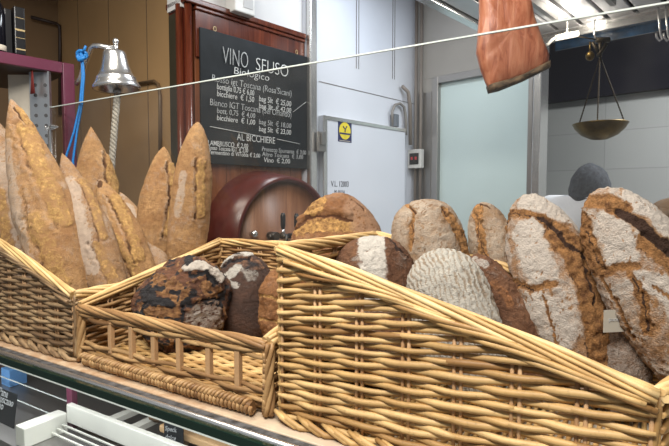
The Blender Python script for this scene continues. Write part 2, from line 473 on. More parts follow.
# wall to the right of the cold room with its frosted door
def at_v(px, v):
    r = (px-334.5)/F
    t = v/(0.729+0.6845*r); return t*(-0.6845+0.729*r)
WRU = at_v(527, V2)+0.034
struct('wall_rear', MB().box((U1+0.001, V2, 2.46), (WRU, V2+0.10, CEIL), RM)
       .box((U1+0.001, V2, 0), (-2.045, V2+0.10, 2.459), RM), M['beige_wall'])
struct('wall_rear_steel', MB().box((U1+0.001, V2-0.006, 1.1), (-2.05, V2-0.001, 2.36), RM), M['steel_dark'])
def at_v(px, v):
    r = (px-334.5)/F
    t = v/(0.729+0.6845*r); return t*(-0.6845+0.729*r)
uA = at_v(438, V2); uB = at_v(527, V2)
d1 = struct('door_1', MB().box((uA, V2+0.02, 0.02), (uB, V2+0.05, 2.41), RM), M['teal'])
mb = MB().box((uA-0.05, V2-0.02, 0), (uA, V2+0.06, 2.46), RM).box((uA, V2-0.02, 2.41), (uB, V2+0.06, 2.46), RM)
mb.box((uB, V2-0.02, 0), (uB+0.03, V2+0.06, 2.46), RM)
struct('door_frame', mb, M['steel_dark'], d1, 0.003)
struct('trim_1', MB().box((uB+0.035, V2-0.03, 0), (uB+0.085, V2+0.10, CEIL), RM), M['steel'], None, 0.004)
# far right wall
struct('wall_right_rear', MB().box((-2.2, 4.4, 0), (3.5, 4.5, CEIL), RM), M['tile'])
struct('wall_band', MB().box((-2.2, 4.33, 2.37), (3.5, 4.395, CEIL), RM), M['navy'])
# steel post where the wine cabinet meets the cold room
struct('trim_2', MB().box((U1+0.002, 2.092, 0), (U1+0.04, 2.150, CEIL), RM), M['steel'], None, 0.008)

# slatted metal canopy
CU0, CV0, CV1, CZ = -1.15, 1.55, 2.60, 2.405
can = thing('ceiling_canopy', 'slatted silvery metal canopy ceiling above the service area at the upper right', 'canopy', rm(0.3, 2.0, CZ))
obj('backing_sheet', MB().box((CU0, CV0, CZ+0.02), (1.6, CV1, CZ+0.03), RM), M['slat_gap'], can)
mb = MB(); u = CU0
while u < 1.6:
    mb.box((u+0.006, CV0, CZ), (u+0.104, CV1, CZ+0.018), RM); u += 0.115
parts('slat', mb, M['slat'], can, 0.003)
obj('edge_beam', MB().box((CU0-0.05, CV0, CZ-0.015), (CU0-0.002, CV1+0.05, CZ+0.055), RM), M['steel'], can, 0.003)
obj('edge_rail', MB().box((CU0, CV1+0.004, CZ-0.045), (1.6, CV1+0.04, CZ+0.03), RM), M['steel'], can, 0.003)
obj('rail_lip', MB().box((CU0, CV1-0.02, CZ-0.012), (1.6, CV1+0.002, CZ-0.002), RM), M['chrome'], can)
obj('blue_film', MB().box((CU0+0.2, CV1+0.05, CZ-0.085), (1.6, CV1+0.06, CZ-0.03), RM), M['blue_strip'], can, label='strip of dark blue film under the rail')
obj('upper_board', MB().box((CU0, CV1+0.08, CZ-0.02), (1.6, CV1+0.1, CEIL-0.001), RM), M['navy'], can)
mb = MB()
for u, v in ((CU0+0.1, 1.7), (1.5, 1.7), (CU0+0.1, 2.5), (1.5, 2.5)): mb.tube([(u, v, CZ+0.03), (u, v, CEIL)], 0.008, 8, M=RM)
parts('hanger_rod', mb, M['steel'], can)
mb = MB()
for u, v in ((-0.86, 2.02), (-0.62, 2.0)):
    mb.box((u, v, CZ-0.03), (u+0.02, v+0.35, CZ-0.001), RM)
parts('bracket', mb, M['steel_dark'], can)

# ceiling lamps: housings for the area lights
def lamp(label, c, sx, sy, rz=0, rx=0):
    Mx = Matrix.Translation(c) @ Matrix.Rotation(rz, 4, 'Z') @ Matrix.Rotation(rx, 4, 'X')
    t = thing('ceiling_light', label, 'ceiling light', Vector(c)+Vector((0, 0, 0.02)), 'ceiling lights of the hall')
    obj('housing', MB().box((-sx/2-0.03, -sy/2-0.03, 0.02), (sx/2+0.03, sy/2+0.03, 0.07), Mx), M['light_plastic'], t, 0.004)
    r = MB()
    for x in (-sx*0.4, sx*0.4): r.tube([Mx @ Vector((x, 0, 0.07)), Vector(((Mx @ Vector((x, 0, 0.07))).x, (Mx @ Vector((x, 0, 0.07))).y, CEIL))], 0.006, 6)
    parts('suspension_rod', r, M['steel'], t)
lamp('long hall ceiling light over the customer side of the counter', (-0.2, -0.35, 3.05), 1.5, 0.3, 0, math.radians(16))
lamp('ceiling light hung over the bread baskets', (-1.25, 0.65, 3.05), 1.3, 0.5)
lamp('ceiling light hung over the service area', rm(-1.35, 2.15, 3.1), 0.9, 0.4, RA)
lamp('ceiling light hung behind the metal canopy', rm(0.3, 3.3, 3.1), 1.2, 0.4, RA)

# =================================================================== COUNTER
ZT = 1.15
ct = thing('deli_counter', 'deli counter with worn brown top and steel front rail under the baskets', 'counter', (-1.0, 1.0, 0))
obj('worktop', MB().box((-2.45, 0.706, ZT-0.03), (0.75, 1.36, ZT)), M['counter'], ct, 0.002)
obj('sealant_strip', MB().box((-2.45, 0.692, ZT-0.03), (0.75, 0.7055, ZT-0.003)), M['silicone'], ct)
mb = MB(); mb.tube([(-2.45, 0.684, ZT-0.008), (0.75, 0.684, ZT-0.008)], 0.0075, 12)
mb.box((-2.45, 0.676, ZT-0.028), (0.75, 0.6915, ZT-0.008))
obj('steel_rail', mb, M['chrome'], ct)
obj('glass_edge', MB().box((-2.45, 0.664, ZT-0.024), (0.75, 0.6755, ZT-0.006)), M['green_edge'], ct, 0.001)
obj('front_glass', MB().box((-2.45, 0.664, 0.80), (0.75, 0.670, ZT-0.0275)), M['case_glass'], ct)
obj('bright_glass_edge', MB().box((-2.45, 0.6635, ZT-0.0272), (0.75, 0.671, ZT-0.0245)), M['bright_edge'], ct)
obj('base_cabinet', MB().box((-2.45, 0.66, 0.0), (0.75, 1.33, 0.80)), M['steel'], ct, 0.004)
obj('case_floor', MB().box((-2.45, 0.672, 0.802), (0.75, 1.30, 0.90)), M['steel_dark'], ct)
obj('case_back', MB().box((-2.45, 1.30, 0.80), (0.75, 1.32, ZT-0.031)), M['case_dark'], ct)
mb = MB().box((-2.45, 0.672, 0.80), (-2.43, 1.30, ZT-0.031)).box((0.73, 0.672, 0.80), (0.75, 1.30, ZT-0.031))
parts('case_end', mb, M['steel'], ct)
# inside the case
obj('case_divider', MB().box((-1.45, 0.68, 0.90), (-1.403, 0.80, 0.955)), M['tray'], ct, 0.003)
obj('tray_rail', MB().box((-1.40, 0.795, 0.93), (0.70, 0.812, 0.983)), M['tray'], ct, 0.002)
mb = MB()
for i, y in enumerate((0.78, 0.765, 0.75)): mb.box((-1.40, y, 0.926-0.006*i), (0.70, y+0.004, 0.930-0.006*i))
    
parts('grille_bar', mb, M['tray'], ct)
obj('divider_post', MB().box((-1.432, 0.814, 0.90), (-1.404, 0.832, ZT-0.031)), M['burgundy'], ct, 0.002, label='burgundy upright post')
mb = MB()
for y, z in ((1.12, 0.985),): mb.box((-2.42, y, z), (-1.45, y+0.16, z+0.006))
parts('glass_shelf', mb, M['case_glass'], ct)
mb = MB()
for y, z in ((1.118, 0.984), (0.845, 0.955), (0.80, 0.93)): mb.box((-2.42, y-0.002, z), (-1.45, y, z+0.003))
parts('shelf_edge', mb, M['bright_edge'], ct)
mb = MB()
for x in (-1.30, -1.20): mb.box((x, 0.83, 0.93), (x+0.03, 1.28, 0.945))
parts('cross_bar', mb, M['tray'], ct)
l = bpy.data.lights.new('case_lamp_light', 'AREA'); l.shape = 'RECTANGLE'; l.size = 2.6; l.size_y = 0.03; l.energy = 5; l.color = (0.97, 0.98, 1.0)
lo = bpy.data.objects.new('case_lamp_light', l); COL.objects.link(lo); lo.location = (-0.9, 0.72, ZT-0.05); lo.rotation_euler = (math.radians(14), 0, 0)
obj('case_lamp', MB().box((-2.25, 0.70, ZT-0.046), (0.45, 0.74, ZT-0.032)), M['light_plastic'], ct)

# goods inside the case
bd = tag(obj('cutting_board', MB().box((-1.08, 0.86, 0.955), (-0.66, 1.18, 0.975)).box((-1.07, 0.87, 0.9), (-1.04, 1.11, 0.955)).box((-0.76, 0.87, 0.9), (-0.73, 1.11, 0.955)), M['board'], None, 0.004),
   'pale wooden board inside the glass display case', 'board')
def placard(label, c, wid, h, lines, tilt=18, yaw=0):
    t = thing('price_placard', label, 'price tag', c)
    Mx = Matrix.Translation(c) @ Matrix.Rotation(math.radians(yaw), 4, 'Z') @ Matrix.Rotation(math.radians(-tilt), 4, 'X')
    obj('card', MB().box((-wid/2, -0.001, 0), (wid/2, 0.001, h), Mx), M['blackboard'], t)
    X = (Mx.to_3x3() @ Vector((1, 0, 0))); Y = (Mx.to_3x3() @ Vector((0, 0, 1)))
    for i, s in enumerate(lines):
        text('chalk_lettering', s, wid*0.30, Mx @ Vector((-wid*0.44, -0.0022, h*(0.80-0.2*i))), X, Y, M['chalk_dim'], t, 0.85, 0.2)
    return t
pc = Py(174, 443, 0.838); placard('small black price placard with white script in front of the wooden board', Vector((pc.x, pc.y, 0.9005)), 0.058, 0.108, ['Speck', 'dolce', '1,80'], 0, 12)
pc = Py(6, 428, 0.725); placard('black price placard with faint lettering at the left end of the glass case', Vector((pc.x-0.01, 0.725, 0.9005)), 0.11, 0.098, ['Pane', 'toscano', 'bio'], 8)
# dark joint of meat
def blob(mb, c, s, seed, amp=0.2, k=20, R=None):
    n0 = len(mb.v); pts = []
    for i in range(k+1):
        th = PI*i/k
        for j in range(k*2):
            ph = 2*PI*j/(k*2); pts.append((math.sin(th)*math.cos(ph), math.sin(th)*math.sin(ph), math.cos(th)))
    pts = np.array(pts); nz = fbm(pts*1.6, seed, 3)
    q = pts*(1+amp*nz)[:, None]*np.array(s)
    for p in q:
        v = Vector(p); v = R @ v if R else v
        mb.v.append(tuple(v+Vector(c)))
    for i in range(k):
        for j in range(k*2):
            j2 = (j+1) % (k*2)
            mb.f.append((n0+i*k*2+j, n0+(i+1)*k*2+j, n0+(i+1)*k*2+j2, n0+i*k*2+j2)); mb.sm.append(True)
    return mb
tag(obj('smoked_meat', blob(MB(), (-1.135, 0.95, 0.985), (0.05, 0.075, 0.04), 5, 0.25), M['rind']), 'dark smoked joint of meat beside the board in the glass case', 'meat')
bx = Py(12, 400, 0.90)
tag(obj('carton', MB().box((bx.x-0.03, 0.88, 0.9005), (bx.x+0.03, 0.94, 0.962)), M['sky_box'], None, 0.002), 'light blue carton on the floor of the glass case at the left end', 'box')
bx = Py(-4, 372, 1.03)
tub = thing('tub', 'red round tub with lid at the left end of the glass case', 'tub', (bx.x, 1.03, 0.9005))
obj('tub_body', MB().lathe([(0.0, 0), (0.066, 0.0), (0.07, 0.035), (0.0, 0.035)], (bx.x, 1.03, 0.9005), 28), M['red'], tub)
obj('lid', MB().lathe([(0.0, 0.036), (0.076, 0.036), (0.077, 0.046), (0.03, 0.052), (0.0, 0.053)], (bx.x, 1.03, 0.9005), 28), M['red'], tub)

# =================================================================== BASKETS
def lerp(a, b, t): return a + (b-a)*t
def weave_wall(parent, name, A, B, A1, B1, H, top, out, mat, stakes_mat, pitch=0.0099, nst=None, fan=0.0, seed=0, zlo=0.006, skip=None, tangent=True, top_m=0.012, amp=0.0052, rad=None, zhi=None, stakes=True, k=6):
    """A,B bottom corners, A1,B1 the corners at height H (lean); top(s) rim height over the base"""
    rnd = random.Random(seed)
    A, B, A1, B1 = map(Vector, (A, B, A1, B1)); out = Vector(out)
    Ln = (B-A).length
    if nst is None: nst = max(3, round(Ln/0.088))
    rad = rad or pitch*0.50
    def pos(s, z, o=0):
        t = z/H
        p = lerp(lerp(A, B, s), lerp(A1, B1, s), t); p.z = A.z + z
        return p + out*o
    mb = MB(); k_row = 0; z = zlo
    smp = 6
    while z < H*1.05:
        # row limits in stake units
        def zr(s): return z*(1+fan*s)
        N_ = nst*smp; s_list = [i/N_ for i in range(N_+1)]
        zj = rnd.uniform(-0.0006, 0.0006)
        ok = [(zr(s) < top(s)-top_m) and not (skip and skip[0] < zr(s) < skip[1]) for s in s_list]
        # runs
        i = 0
        while i <= N_:
            if not ok[i]: i += 1; continue
            j = i
            while j < N_ and ok[j+1]: j += 1
            # split the run into rods
            a = i
            while a < j:
                ln = rnd.choice((2, 3, 3, 4))*smp
                b = min(j, a+ln)
                if j-b < smp: b = j
                pts = []; rr = []
                lead = 3 if a > i else 0
                r0 = rad*rnd.uniform(0.86, 1.16); zz = rnd.uniform(-0.0008, 0.0008)+zj
                for q in range(a-lead, b+1):
                    s = q/N_
                    ph = PI*(q/smp + k_row)
                    o = amp*math.cos(ph)
                    if q < a+1 and lead: o -= 0.004*(a+1-q)/4
                    tz = zr(s)+zz+0.0009*math.sin(q*0.9+k_row*2.1)
                    pts.append(pos(s, tz, o)); 
                    e = min(1, 0.6+0.25*(q-a+lead), 0.6+0.3*(b-q)) if (b < j or lead) else 1
                    rr.append(r0*e*(1+fan*s*0.6))
                # tuck along the rim
                if b == j and j < N_ and tangent and ok[j]:
                    for q in range(j+1, min(N_, j+int(rnd.uniform(1.2, 2.6)*smp))+1):
                        s = q/N_; pts.append(pos(s, top(s)-top_m-0.004-rnd.uniform(0, 0.002), 0.0065)); rr.append(r0*0.85)
                if len(pts) > 2: mb.tube(pts, rr, k)
                a = b
            i = j+1
        z += pitch; k_row += 1
    w_ = obj(name, mb, mat, parent)
    if stakes:
        ms = MB()
        for i in range(nst+1):
            s = i/nst
            for ds in (-0.0055, 0.0055):
                s2 = min(1, max(0, s+ds/Ln))
                if (s+ds/Ln < 0) or (s+ds/Ln > 1): continue
                ms.tube([pos(s2, 0), pos(s2, top(s2)*0.5), pos(s2, top(s2)-0.004)], 0.0033, 6)
        obj('stakes', ms, stakes_mat, w_)
    return pos
def bundle(parent, name, path, mat, n=6, R=0.0085, r=0.0047, pitch=0.34, seed=0, flat_=1.0):
    """twisted bundle of rods along a path of points"""
    rnd = random.Random(seed)
    path = [Vector(p) for p in path]
    seg = [0]
    for i in range(1, len(path)): seg.append(seg[-1]+(path[i]-path[i-1]).length)
    tot = seg[-1]; m = max(8, int(tot/0.02)); pts = []
    for i in range(m+1):
        t = tot*i/m
        j = max(k for k in range(len(seg)) if seg[k] <= t+1e-9); j = min(j, len(path)-2)
        pts.append(lerp(path[j], path[j+1], (t-seg[j])/(seg[j+1]-seg[j])))
    mb = MB()
    for q in range(n):
        p0 = 2*PI*q/n; pp = []; rr = []
        rq = r*rnd.uniform(0.8, 1.25); w1 = rnd.uniform(5, 11); w2 = rnd.uniform(0, 6)
        for i, p in enumerate(pts):
            t = (pts[min(i+1, m)]-pts[max(i-1, 0)]).normalized()
            a = t.cross(Vector((0, 0, 1))).normalized(); b = t.cross(a)
            an = p0+2*PI*(tot*i/m)/pitch
            e = 1
            wv_ = R*0.16*math.sin(w1*tot*i/m*3+w2); pp.append(p+a*(math.cos(an)*(R+wv_)*flat_)+b*(math.sin(an)*(R+wv_))); rr.append(rq*e)
        mb.tube(pp, rr, 7)
    mb.tube(pts, R*0.7, 6)
    return obj(name, mb, mat, parent)

def wrap_coil(parent, name, a, b, R, r, step, mat, seed=0):
    rnd = random.Random(seed); a = Vector(a); b = Vector(b); L_ = (b-a).length; t = (b-a)/L_
    o = t.cross(Vector((0, 0, 1))).normalized(); u = Vector((0, 0, 1)); mb = MB()
    n = int(L_/step)
    for i in range(n):
        pp = []; c = a+t*(L_*(i+0.5)/n); R2 = R*rnd.uniform(0.9, 1.08)
        for q in range(11):
            an = 2*PI*q/10+0.4
            pp.append(c+t*(step*(q/10-0.5)*1.9)+o*math.cos(an)*R2+u*math.sin(an)*R2)
        mb.tube(pp, r*rnd.uniform(0.9, 1.1), 6)
    mb.tube([a, b], R*0.9, 8)
    return obj(name, mb, mat, parent)

YF = 0.745
def big_basket(name, label, x0, x1, yb, hb, hf, mats, x1b, flare=0.0, seed=0, fan=0.28, group=None):
    """wedge basket: tall at x0 falling to a low end at x1"""
    t = thing(name, label, 'basket', ((x0+x1)/2, (YF+yb)/2, ZT+0.001))
    Z = ZT+0.008
    wk, rk = mats
    top = lambda s: lerp(hb, hf, s) + 0.012*math.sin(PI*s)*0.6
    f0, f1 = Vector((x0, YF, Z)), Vector((x1, YF, Z))
    b0, b1 = Vector((x0, yb, Z)), Vector((x1b, yb, Z))
    weave_wall(t, 'side_panel', f0, f1, f0, f1, hb, top, (0, -1, 0), wk, M['stake'], seed=seed, fan=fan)
    weave_wall(t, 'side_panel', b0, b1, b0, b1, hb, top, (0, 1, 0), wk, M['stake'], seed=seed+1, fan=fan)
    weave_wall(t, 'tall_end_panel', b0, f0, b0, f0, hb, lambda s: hb, (-1, 0, 0), wk, M['stake'], seed=seed+2)
    weave_wall(t, 'low_end_panel', f1, b1, f1, b1, hb, lambda s: hf, (1, 0, 0), wk, M['stake'], seed=seed+3)
    rp = lambda p, q, tp: [lerp(p, q, i/12) + Vector((0, 0, tp(i/12))) for i in range(13)]
    bundle(t, 'rim', rp(f0, f1, top) , rk, 7, 0.0085, 0.0043, 0.8, seed)
    rr_ = random.Random(seed+5); sl = MB(); Lx = (f1-f0).length
    for q in range(9):
        s0 = -0.05+0.105*q+rr_.uniform(-0.02, 0.02); ln = rr_.uniform(0.30, 0.5); dz = rr_.uniform(0.014, 0.030); pp = []; r0 = rr_.uniform(0.0036, 0.0052); n = 16
        rad_ = []
        for i in range(n+1):
            s_ = s0+ln*i/n
            if s_ < 0.004 or s_ > 0.996: continue
            e_ = (1-i/n)
            pp.append(lerp(f0, f1, s_)+Vector((0, 0.004-0.0125*min(1, i/3)-0.003*math.sin(PI*i/n), top(s_)-0.007+0.0016*math.sin(q*1.7+i*0.55)-dz*(0.25*e_+0.75*e_**1.6)))); rad_.append(r0*(0.62+0.38*math.sin(PI*min(1, 0.15+0.8*i/n))))
        if len(pp) > 3: sl.tube(pp, rad_, 7)
    obj('rim_wrap', sl, wk, t)
    bundle(t, 'rim', rp(b0, b1, top), rk, seed=seed+1)
    bundle(t, 'rim', rp(f0, b0, lambda s: hb), rk, seed=seed+2)
    bundle(t, 'rim', rp(f1, b1, lambda s: hf), rk, seed=seed+3)
    # corner posts
    for (p, h) in ((f0, hb), (f1, hf), (b0, hb), (b1, hf)):
        bundle(t, 'corner_post', [p+Vector((0, 0.003, -0.004)), p+Vector((0.0005, 0.003, h))], wk, 3, 0.003, 0.0035, 0.2, seed)
    # floor of the basket
    mbf = MB(); n = int((x1-x0)/0.014)
    for i in range(n):
        xx = x0+0.01+(x1-x0-0.02)*i/(n-1)
        mbf.tube([(xx, YF+0.008+(yb-YF-0.016)*q/12, Z+0.004+0.003*math.cos(PI*(q+i))) for q in range(13)], 0.0048, 5)
    obj('basket_floor', mbf, wk, t)
    # plaited foot
    mb = MB(); L_ = x1-x0-0.06; n = int(L_/0.05); rnd = random.Random(seed)
    for i in range(n+1):
        xa = x0+L_*i/n
        for off in (0, 0.012):
            mb.tube([(xa+off-0.01, YF-0.004, Z+0.012), (xa+off+0.014, YF-0.014, Z+0.008), (xa+off+0.045, YF-0.016, Z-0.002), (xa+off+0.07, YF-0.006, Z-0.003)], [0.004, 0.0055, 0.0055, 0.004], 6)
    obj('foot_braid', mb, wk, t)
    return t
big_basket('bread_basket', 'large golden wicker basket at the right, full of big floured loaves', -0.582, 0.022, 1.14, 0.323, 0.168, (M['wick'], M['wick_rim']), 0.15, seed=3)
big_basket('bread_basket', 'weathered wicker basket at the far left holding the long baguettes', -1.835, -1.262, 1.25, 0.335, 0.165, (M['wick_dull'], M['wick_rim']), -1.262, seed=30, fan=0.05)

def middle_basket():
    x0, x1, yb = -1.234, -0.612, 1.25
    hf, hb = 0.138, 0.268
    t = thing('bread_basket', 'low fronted wicker basket with peg openings in the middle, holding dark loaves', 'basket', ((x0+x1)/2, (YF+yb)/2, ZT+0.001))
    Z = ZT+0.010
    f0, f1, b0, b1 = Vector((x0, YF, Z)), Vector((x1, YF, Z)), Vector((x0, yb, Z)), Vector((x1, yb, Z))
    wk = M['wick_mid']; rk = M['wick_rim']
    side = lambda s: lerp(hf, hb, s)
    weave_wall(t, 'side_panel', f0, b0, f0, b0, hb, side, (-1, 0, 0), wk, M['stake'], seed=50, fan=0.25)
    weave_wall(t, 'side_panel', f1, b1, f1, b1, hb, side, (1, 0, 0), wk, M['stake'], seed=51, fan=0.25)
    weave_wall(t, 'back_panel', b0, b1, b0, b1, hb, lambda s: hb, (0, 1, 0), wk, M['stake'], seed=52)
    weave_wall(t, 'front_panel', f0, f1, f0, f1, hf, lambda s: hf, (0, -1, 0), wk, M['stake'], seed=53, skip=(0.048, 0.098), zlo=0.012, stakes=False, pitch=0.0105, top_m=0.006, nst=7, k=8)
    # square pegs in the front opening
    for px in (108, 129, 151.5, 177, 207, 236.5):
        r = (px-334.5)/F; x = YF*(-0.525+0.851*r)/(0.851+0.525*r)
        obj('peg', MB().box((x-0.0065, YF-0.006, Z+0.035), (x+0.0065, YF+0.006, Z+0.112)), M['stake'], t, 0.0015)
    rp = lambda p, q, tp: [lerp(p, q, i/12) + Vector((0, 0, tp(i/12))) for i in range(13)]
    bundle(t, 'rim', rp(f0, f1, lambda s: hf-0.006), M['wick_mid'], 6, 0.007, 0.0048, 0.4, 60)
    bundle(t, 'rim', rp(f0, b0, side), rk, 6, 0.0078, 0.0048, 1.3, 61)
    bundle(t, 'rim', rp(f1, b1, side), rk, 5, 0.0085, 0.005, 0.5, 62)
    bundle(t, 'rim', rp(b0, b1, lambda s: hb), rk, 5, 0.008, 0.005, 0.5, 63)
    for (p, h) in ((f0, hf), (f1, hf), (b0, hb), (b1, hb)):
        bundle(t, 'corner_post', [p+Vector((0, 0, -0.004)), p+Vector((0.0005, 0, h))], wk, 5, 0.008, 0.0055, 0.2, 3)
    wrap_coil(t, 'corner_binding', (x1-0.002, YF-0.002, Z+0.01), (x1-0.0015, YF-0.002, Z+0.112), 0.008, 0.0038, 0.010, M['wick_mid'], 8)
    mbf = MB(); n = 40
    for i in range(n):
        yy = YF+0.012+(yb-YF-0.024)*i/(n-1)
        mbf.tube([(x0+0.01+(x1-x0-0.02)*q/14, yy, Z+0.004+0.0035*math.cos(PI*(q+i))) for q in range(15)], 0.0058, 5)
    obj('basket_floor', mbf, M['wick'], t)
    wrap_coil(t, 'bottom_coil', (x0+0.03, YF-0.011, Z+0.008), (x1-0.03, YF-0.011, Z+0.008), 0.0125, 0.0042, 0.0105, M['wick_mid'], 9)
    return t
middle_basket()

# =================================================================== BREAD
def loaf(name, label, top, bot, wpx, mat, feats=(), flour=0.2, thick=0.8, pt=(2.4, 0.5), pb=(2.4, 0.5), seed=0, warp=0.03, roll=0.0, bend=0.0, group=None, cat='bread', rough=0.012, na=170, nb=150, stripe=None, back=0.75, zmin=ZT+0.017, chaos=0, hairs=1.0):
    Pt, Pb = P(*top), P(*bot)
    C = (Pt+Pb)/2; a = (Pt-Pb); L_ = a.length; a.normalize()
    view = (Vector((0, 0, CAMZ))-C); c = (view-a*view.dot(a)).normalized(); b = a.cross(c).normalized()
    if roll:
        R = Matrix.Rotation(roll, 3, a); c = R @ c; b = R @ b
    W = wpx*(top[2]+bot[2])/2/F; T = W*thick
    A = -np.cos(np.linspace(0, PI, na)); A[0] = -1; A[-1] = 1
    A = np.sign(A)*np.abs(A)**1.0
    ph = np.linspace(0, 2*PI, nb, endpoint=False)
    AA, PH = np.meshgrid(A, ph, indexing='ij')
    up = AA >= 0
    f = np.where(up, np.clip(1-np.abs(AA)**pt[0], 0, 1)**pt[1], np.clip(1-np.abs(AA)**pb[0], 0, 1)**pb[1])
    sx = np.sin(PH); cz = np.cos(PH)
    X = W/2*f*sx; Zc = T/2*f*np.where(cz < 0, cz*back, cz); Y = L_/2*AA
    X = X + bend*W*(1-AA**2)
    # direction of displacement
    nx, nz, ny = sx*f, cz*f, AA*(1-f*0.7)
    nl = np.sqrt(nx**2+ny**2+nz**2)+1e-6; nx, ny, nz = nx/nl, ny/nl, nz/nl
    pts = np.stack([X.ravel(), Y.ravel(), Zc.ravel()], 1)
    D = warp*W*fbm(pts/ (W*0.45), seed, 3)
    # feature masks in image units of the photographed face
    ct2 = np.array([(top[0]+bot[0])/2, (top[1]+bot[1])/2]); ax2 = np.array([top[0]-bot[0], top[1]-bot[1]], float); L2 = np.linalg.norm(ax2); ax2 /= L2
    pr2 = np.array([-ax2[1], ax2[0]])         # to the right when the axis points up (image y is down)
    IX = ct2[0] + ax2[0]*(AA*L2/2).ravel() + pr2[0]*(X.ravel()/W*wpx)
    IY = ct2[1] + ax2[1]*(AA*L2/2).ravel() + pr2[1]*(X.ravel()/W*wpx)
    wq = pts/0.018
    IXw = IX + 4.5*fbm(wq, seed+5, 4)+1.4*fbm(pts/0.005, seed+7, 2); IYw = IY + 4.5*fbm(wq+31.7, seed+6, 4)+1.4*fbm(pts/0.005+9, seed+8, 2)
    front = sstep(-0.35, 0.1, np.cos(PH).ravel())
    big = fbm(pts/0.035, seed+9, 4); fine = fbm(pts/0.006, seed+12, 3)
    fl = flour + 0.42*big+0.15*fine; go = np.zeros_like(fl); dk = np.zeros_like(fl)
    IX0, IY0, IXf, IYf = IX, IY, IXw, IYw
    for ft in feats:
        kind, wd, pl = ft[0], ft[1], ft[2]; amt = ft[3] if len(ft) > 3 else 1.0
        wk_ = min(1.0, max(0.3, wd/18)) if kind in 'ofbe' else (0.75 if kind in 'kc' else 1.0)
        IXw = IX0+(IXf-IX0)*wk_; IYw = IY0+(IYf-IY0)*wk_
        dist = np.full(IX.shape, 1e9); side = np.zeros(IX.shape)
        pl = [np.array(p, float) for p in pl]
        if len(pl) == 1: pl = pl*2
        for p, q in zip(pl[:-1], pl[1:]):
            e = q-p; l2 = max(1e-6, e @ e)
            tt = np.clip(((IXw-p[0])*e[0]+(IYw-p[1])*e[1])/l2, 0, 1)
            dd = np.hypot(IXw-p[0]-tt*e[0], IYw-p[1]-tt*e[1]); cl = dd < dist
            side = np.where(cl, (e[0]*(IYw-p[1])-e[1]*(IXw-p[0]))/math.sqrt(l2), side); dist = np.minimum(dist, dd)
        m = (1-sstep(wd*0.36, wd*0.62, dist*(1+0.25*big)))*front*amt
        pxm = (top[2]+bot[2])/2/F
        if kind == 'f': fl = np.maximum(fl, m*(0.88+0.3*big))
        elif kind == 'n': fl = fl*(1-m)
        elif kind == 'g':
            go = np.maximum(go, m); fl = fl*(1-0.92*m)
            lip = sstep(0.05, 0.4, m)*(1-sstep(0.4, 0.85, m))
            dk = np.maximum(dk, lip*0.62*(0.6+1.2*fbm(pts/0.02, seed+3, 2)))  # dark rim painted in so the crumb edge looks shadowed
            D = D - m*0.0022 + m*fbm(pts/0.009, seed+21, 3)*0.0055 + lip*0.0018
        elif kind == 'b':          # burst score: bulging open crust, undercut ear on the left / lower side
            wob = wd*0.5*(1+0.25*big)
            go = np.maximum(go, m*(0.55+0.5*fbm(pts/0.012, seed+33, 3))); fl = fl*(1-0.8*m)
            ear = np.exp(-((side-wob*0.95)/(wd*0.09+0.8))**2)*(dist < wob*1.5)*front*amt
            dk = np.maximum(dk, ear*(0.55+0.6*big))  # shadow under the ear painted into the dark mask
            lipo = np.exp(-((side-wob*1.35)/(wd*0.16+0.8))**2)*(dist < wob*1.9)*front*amt
            D = D + m*0.0045 + m*fbm(pts*np.array([1.0, 0.35, 1.0])/0.008, seed+21, 3)*0.003 - ear*0.0065 + lipo*0.0045
            fl = np.maximum(fl, lipo*0.5)
        elif kind == 'k':
            dk = np.maximum(dk, m*0.9); fl = fl*(1-m); D = D - m*min(0.006, wd*pxm*0.8)
        elif kind == 'c':          # dry brown crack without burning
            go = np.maximum(go, m); fl = fl*(1-m); D = D - m*min(0.004, wd*pxm*0.7)
        elif kind == 'd': dk = np.maximum(dk, m); fl = fl*(1-m*0.8)
        elif kind == 'e':          # raised lip
            D = D + m*min(0.007, wd*pxm*0.8)
        elif kind == 'o':          # flour ridge
            fl = np.maximum(fl, m*0.98); D = D + m*min(0.006, wd*pxm*0.5)
    if chaos:
        n1 = fbm(pts/0.012, seed+51, 4); n2 = fbm(pts/0.016, seed+52, 4)
        go = np.maximum(go, sstep(-0.05, 0.3, n1)*chaos*0.8*(fl < 0.5)); dk = np.maximum(dk, sstep(0.06, 0.30, n2)*chaos*(fl < 0.5)); D = D+0.006*n1-0.004*np.abs(n2)
    IXw, IYw = IXf, IYf
    if stripe:
        sw, ang, am = stripe
        ca, sa = math.cos(ang), math.sin(ang)
        ss = np.sin((IXw*ca+IYw*sa)*2*PI/sw)
        fl = fl + am*ss*front; D = D + 0.0008*ss
    # fine surface roughness and hairline cracks
    cr = np.abs(fbm(pts/0.022, seed+40, 3)); hair = hairs*(1-sstep(0.008, 0.03, cr))*(fl > 0.42)*(big > -0.15)
    fl = fl - hair*0.55; dk = np.maximum(dk, hair*0.32); D = D - hair*0.001
    D = D + rough*0.12*fine
    pts = pts + np.stack([nx.ravel(), ny.ravel(), nz.ravel()], 1)*D[:, None]
    B3 = np.array([list(b), list(a), list(c)])
    wv = pts @ B3 + np.array(list(C))
    if zmin is not None: wv[:, 2] = np.where(wv[:, 2] < zmin, zmin + (wv[:, 2]-zmin)*0.03, wv[:, 2])
    # merge the poles
    idx = np.arange(na*nb).reshape(na, nb)
    faces = []
    for i in range(na-1):
        for j in range(nb):
            j2 = (j+1) % nb
            faces.append((idx[i, j], idx[i, j2], idx[i+1, j2], idx[i+1, j]))
    org = np.array([wv[:, 0].mean(), wv[:, 1].mean(), wv[:, 2].min()])
    # collapse pole rings
    wv[idx[0]] = wv[idx[1]].mean(0); wv[idx[-1]] = wv[idx[-2]].mean(0)
    me = bpy.data.meshes.new(name)
